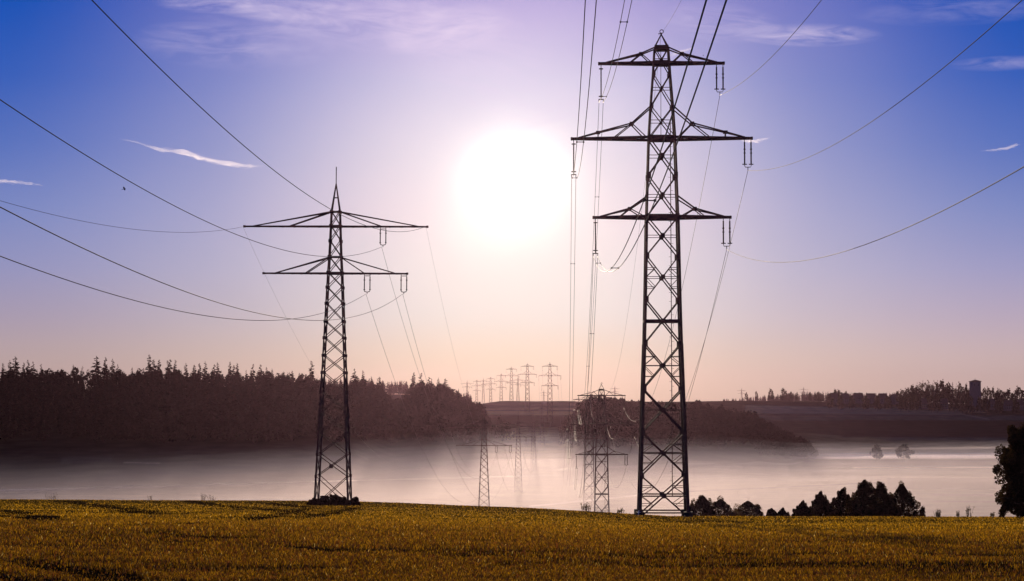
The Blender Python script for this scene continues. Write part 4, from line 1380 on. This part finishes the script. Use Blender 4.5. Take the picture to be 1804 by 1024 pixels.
# ------------------------------------------------------------------ streak clouds (thin volumes far away)
def streak(name, pts, label, dens, D=16000.0, rag=.35, seed=0, group='thin streak clouds'):
    """pts: (px, py, half thickness px)"""
    r_ = np.random.default_rng(700 + seed)
    n = 60
    P = np.array(pts, float)
    L = np.linspace(0, 1, len(P))
    seg = 14
    k = D / F
    mid = P[len(P) // 2]
    c0 = at(mid[0], mid[1], D)
    V, Fq = [], []
    span = P[-1, 0] - P[0, 0]
    mr = P[:, 2].max()
    for w in range(8):
        if w == 0: a0, a1, oy, rs = 0.0, 1.0, 0.0, .62
        else:
            a0 = r_.uniform(0, .6); a1 = min(1.0, a0 + r_.uniform(.25, .5)); oy = r_.uniform(-1, 1) * .75; rs = r_.uniform(.12, .34)
        t = np.linspace(a0, a1, n)
        e = np.linspace(0, 1, n)
        prof = np.sin(math.pi * np.clip(e, .01, .99)) ** .6 if w else 1.0
        cx = np.interp(t, L, P[:, 0]); cy = np.interp(t, L, P[:, 1]); rr = np.interp(t, L, P[:, 2])
        jit = np.interp(e, np.linspace(0, 1, 16), r_.uniform(-1, 1, 16))
        cy = cy + oy * rr + jit * rr * .28 + (e - .5) * oy * mr * .8
        rr = rr * rs * prof * np.interp(e, np.linspace(0, 1, 22), r_.uniform(1 - rag * 1.4, 1 + rag * 1.4, 22)) + .05
        off = len(V)
        for i in range(n):
            c = at(cx[i], cy[i], D + w * 120)
            for q in range(seg):
                a = 2 * math.pi * q / seg
                V.append((c.x - c0.x, c.y - c0.y + math.cos(a) * rr[i] * k * 1.6, c.z - c0.z + math.sin(a) * rr[i] * k))
        Fq += [(off + i * seg + q, off + i * seg + (q+1) % seg, off + (i+1) * seg + (q+1) % seg, off + (i+1) * seg + q) for i in range(n - 1) for q in range(seg)]
        Fq += [tuple(off + q for q in range(seg))[::-1], tuple(off + (n-1) * seg + q for q in range(seg))]
    o = mesh_np(name, np.array(V), Fq, mat_volume('cloud_vapour', (.8, .78, .82), dens * .38, .6), smooth=True)
    o.location = c0
    tag(o, label, 'cloud', group)
    return o
streak('streak_cloud', [(208, 244, .6), (240, 250, 3), (262, 257, 5), (290, 265, 5.5), (325, 270, 7), (345, 275, 7), (362, 280, 5), (400, 287, 6), (432, 292, 6), (448, 293, 3), (470, 292, .8)], 'long white streak cloud sloping across the left sky', .012, seed=1)
streak('streak_cloud', [(-60, 317, 4), (0, 319, 4.2), (30, 321, 4), (55, 324, 3), (75, 327, .8)], 'short white streak cloud at the left frame edge', .012, seed=2)
streak('streak_cloud', [(1172, 101, .8), (1190, 95, 3), (1203, 90, 3), (1215, 87, 2.5), (1224, 84, .6)], 'tiny streak cloud behind the top arm of the tall pylon', .014, seed=3)
streak('streak_cloud', [(1303, 247, 1), (1318, 249, 4), (1335, 248, 4), (1356, 243, .8)], 'tiny white cloud behind the right tip of the middle arm', .014, seed=4)
streak('streak_cloud', [(1722, 267, .8), (1745, 265, 2.6), (1770, 262, 3.6), (1788, 256, 4), (1798, 254, 1)], 'short white streak cloud near the right frame edge', .012, seed=5)

# ------------------------------------------------------------------ valley mist (stuff) and haze
FOGCOL = (0.56, 0.475, 0.48)
def fog(name, dz, dens, seed, label, g):
    xs = np.linspace(-1900, 1900, 90); ys = np.linspace(330, 2180, 60)
    X, Y = np.meshgrid(xs, ys, indexing='ij')
    u = 902 + F * X / Y
    top = np.interp(Y, [330, 1300, 1500, 1850, 2180], [-26, -28, -31, -38, -49])
    top = top - np.interp(u, [-800, 0, 350, 700, 1150, 1400, 2600], [13, 9.5, 6, 1, 0, 5.5, 7.5]) * np.clip((Y - 450) / 900, 0, 1)
    top = top + dz + (fbm(X / 110, Y / 260, seed, 3) - .5) * 12
    bot = np.full_like(top, -75.0)
    n = X.size
    idx = np.arange(n).reshape(X.shape)
    V = np.concatenate([np.stack([X, Y, top], -1).reshape(-1, 3), np.stack([X, Y, bot], -1).reshape(-1, 3)])
    q = np.stack([idx[:-1, :-1], idx[1:, :-1], idx[1:, 1:], idx[:-1, 1:]], -1).reshape(-1, 4)
    Fq = [q, q[:, ::-1] + n]
    for line, rev in ((idx[0, :], False), (idx[-1, :], True), (idx[:, 0], True), (idx[:, -1], False)):
        s = np.stack([line[:-1], line[1:], line[1:] + n, line[:-1] + n], -1)
        Fq.append(s[:, ::-1] if rev else s)
    o = mesh_np(name, V, np.concatenate(Fq), mat_volume('mist', FOGCOL if dz < -4 else (0.50, 0.47, 0.60), dens, g), smooth=False)
    tag(o, label, 'mist', None, 'stuff')
for dz, dens, lab in ((4, .00008, 'thinnest uppermost veil of mist over the valley'), (1, .00012, 'second thin veil of mist over the valley'), (-2, .00018, 'third light mist veil over the valley floor'),
                  (-5, .00026, 'fourth layer of pale valley mist'), (-8, .00038, 'fifth layer of pale valley mist'), (-12, .0006, 'dense pale mist low over the valley meadows'),
                  (-16, .0012, 'densest ground mist covering the valley floor')):
    fog('mist', dz, dens * .74, 71, lab, 0.66)

# low streaks of denser ground mist lying along the meadows
def mist_streaks():
    r_ = np.random.default_rng(900)
    V, Fq = [], []
    DS = np.geomspace(640, 2120, 420)
    #        left u, right u, row at left, row at right, depth half-size (m), thickness (m)
    rows = [(1385, 2500, 805.5, 802, 45, 1.9), (1500, 2500, 824, 822.5, 10, .8), (960, 1420, 829, 811, 20, 1.6), (930, 1190, 892, 868, 6, .6), (-300, 520, 872, 853, 16, 1.0), (120, 540, 861, 850, 12, .9),
            (1180, 1500, 849, 846, 9, .8), (1500, 2500, 790, 789, 40, 1.2), (1620, 2500, 873, 876, 7, .6)]
    for u0, u1, p0, p1, hd_, th in rows:
        n, seg = 70, 12
        off = len(V)
        ph = r_.uniform(0, 9)
        Dk = []
        for i in range(n):
            t = i / (n - 1)
            u = u0 + (u1 - u0) * t; py = p0 + (p1 - p0) * t + .8 * math.sin(t * 9 + ph)
            rowsD = scr((u - 902) / F * DS, DS, H((u - 902) / F * DS, DS))[1]
            D = float(DS[np.argmin(np.abs(rowsD - py))])
            Dk.append(D)
            D = float(np.median(Dk[-9:]))
            x = (u - 902) / F * D; z = Hs(x, D)
            e = (math.sin(math.pi * min(.995, max(.005, t))) ** .5) * (.55 + .9 * float(vnoise(np.array([t * 11 + ph]), np.array([ph]), 5)[0]))
            for q in range(seg):
                a = 2 * math.pi * q / seg
                V.append((x, D + math.cos(a) * hd_ * e, z + .2 + math.sin(a) * th * e))
        Fq += [(off + i * seg + q, off + i * seg + (q+1) % seg, off + (i+1) * seg + (q+1) % seg, off + (i+1) * seg + q) for i in range(n - 1) for q in range(seg)]
        Fq += [tuple(off + q for q in range(seg))[::-1], tuple(off + (n-1) * seg + q for q in range(seg))]
    o = mesh_np('mist_streaks', np.array(V), Fq, mat_volume('mist_streak', (0.72, 0.62, 0.62), 0.0045, .66), smooth=True)
    tag(o, 'bright low streaks of ground mist lying along the valley meadows', 'mist', None, 'stuff')
mist_streaks()

hz = MB()
x0, x1, y0, y1, z0, z1 = -6000, 6000, -400, 5700, -80, 62
hz.v = [Vector(p) for p in ((x0, y0, z0), (x1, y0, z0), (x1, y1, z0), (x0, y1, z0), (x0, y0, z1), (x1, y0, z1), (x1, y1, z1), (x0, y1, z1))]
hz.f = [(3, 2, 1, 0), (4, 5, 6, 7), (0, 1, 5, 4), (1, 2, 6, 5), (2, 3, 7, 6), (3, 0, 4, 7)]
ho = hz.build('haze', mat_volume('haze', (0.128, 0.074, 0.102), 0.000028, 0.885))
tag(ho, 'thin warm morning haze over the whole valley', 'haze', None, 'stuff')
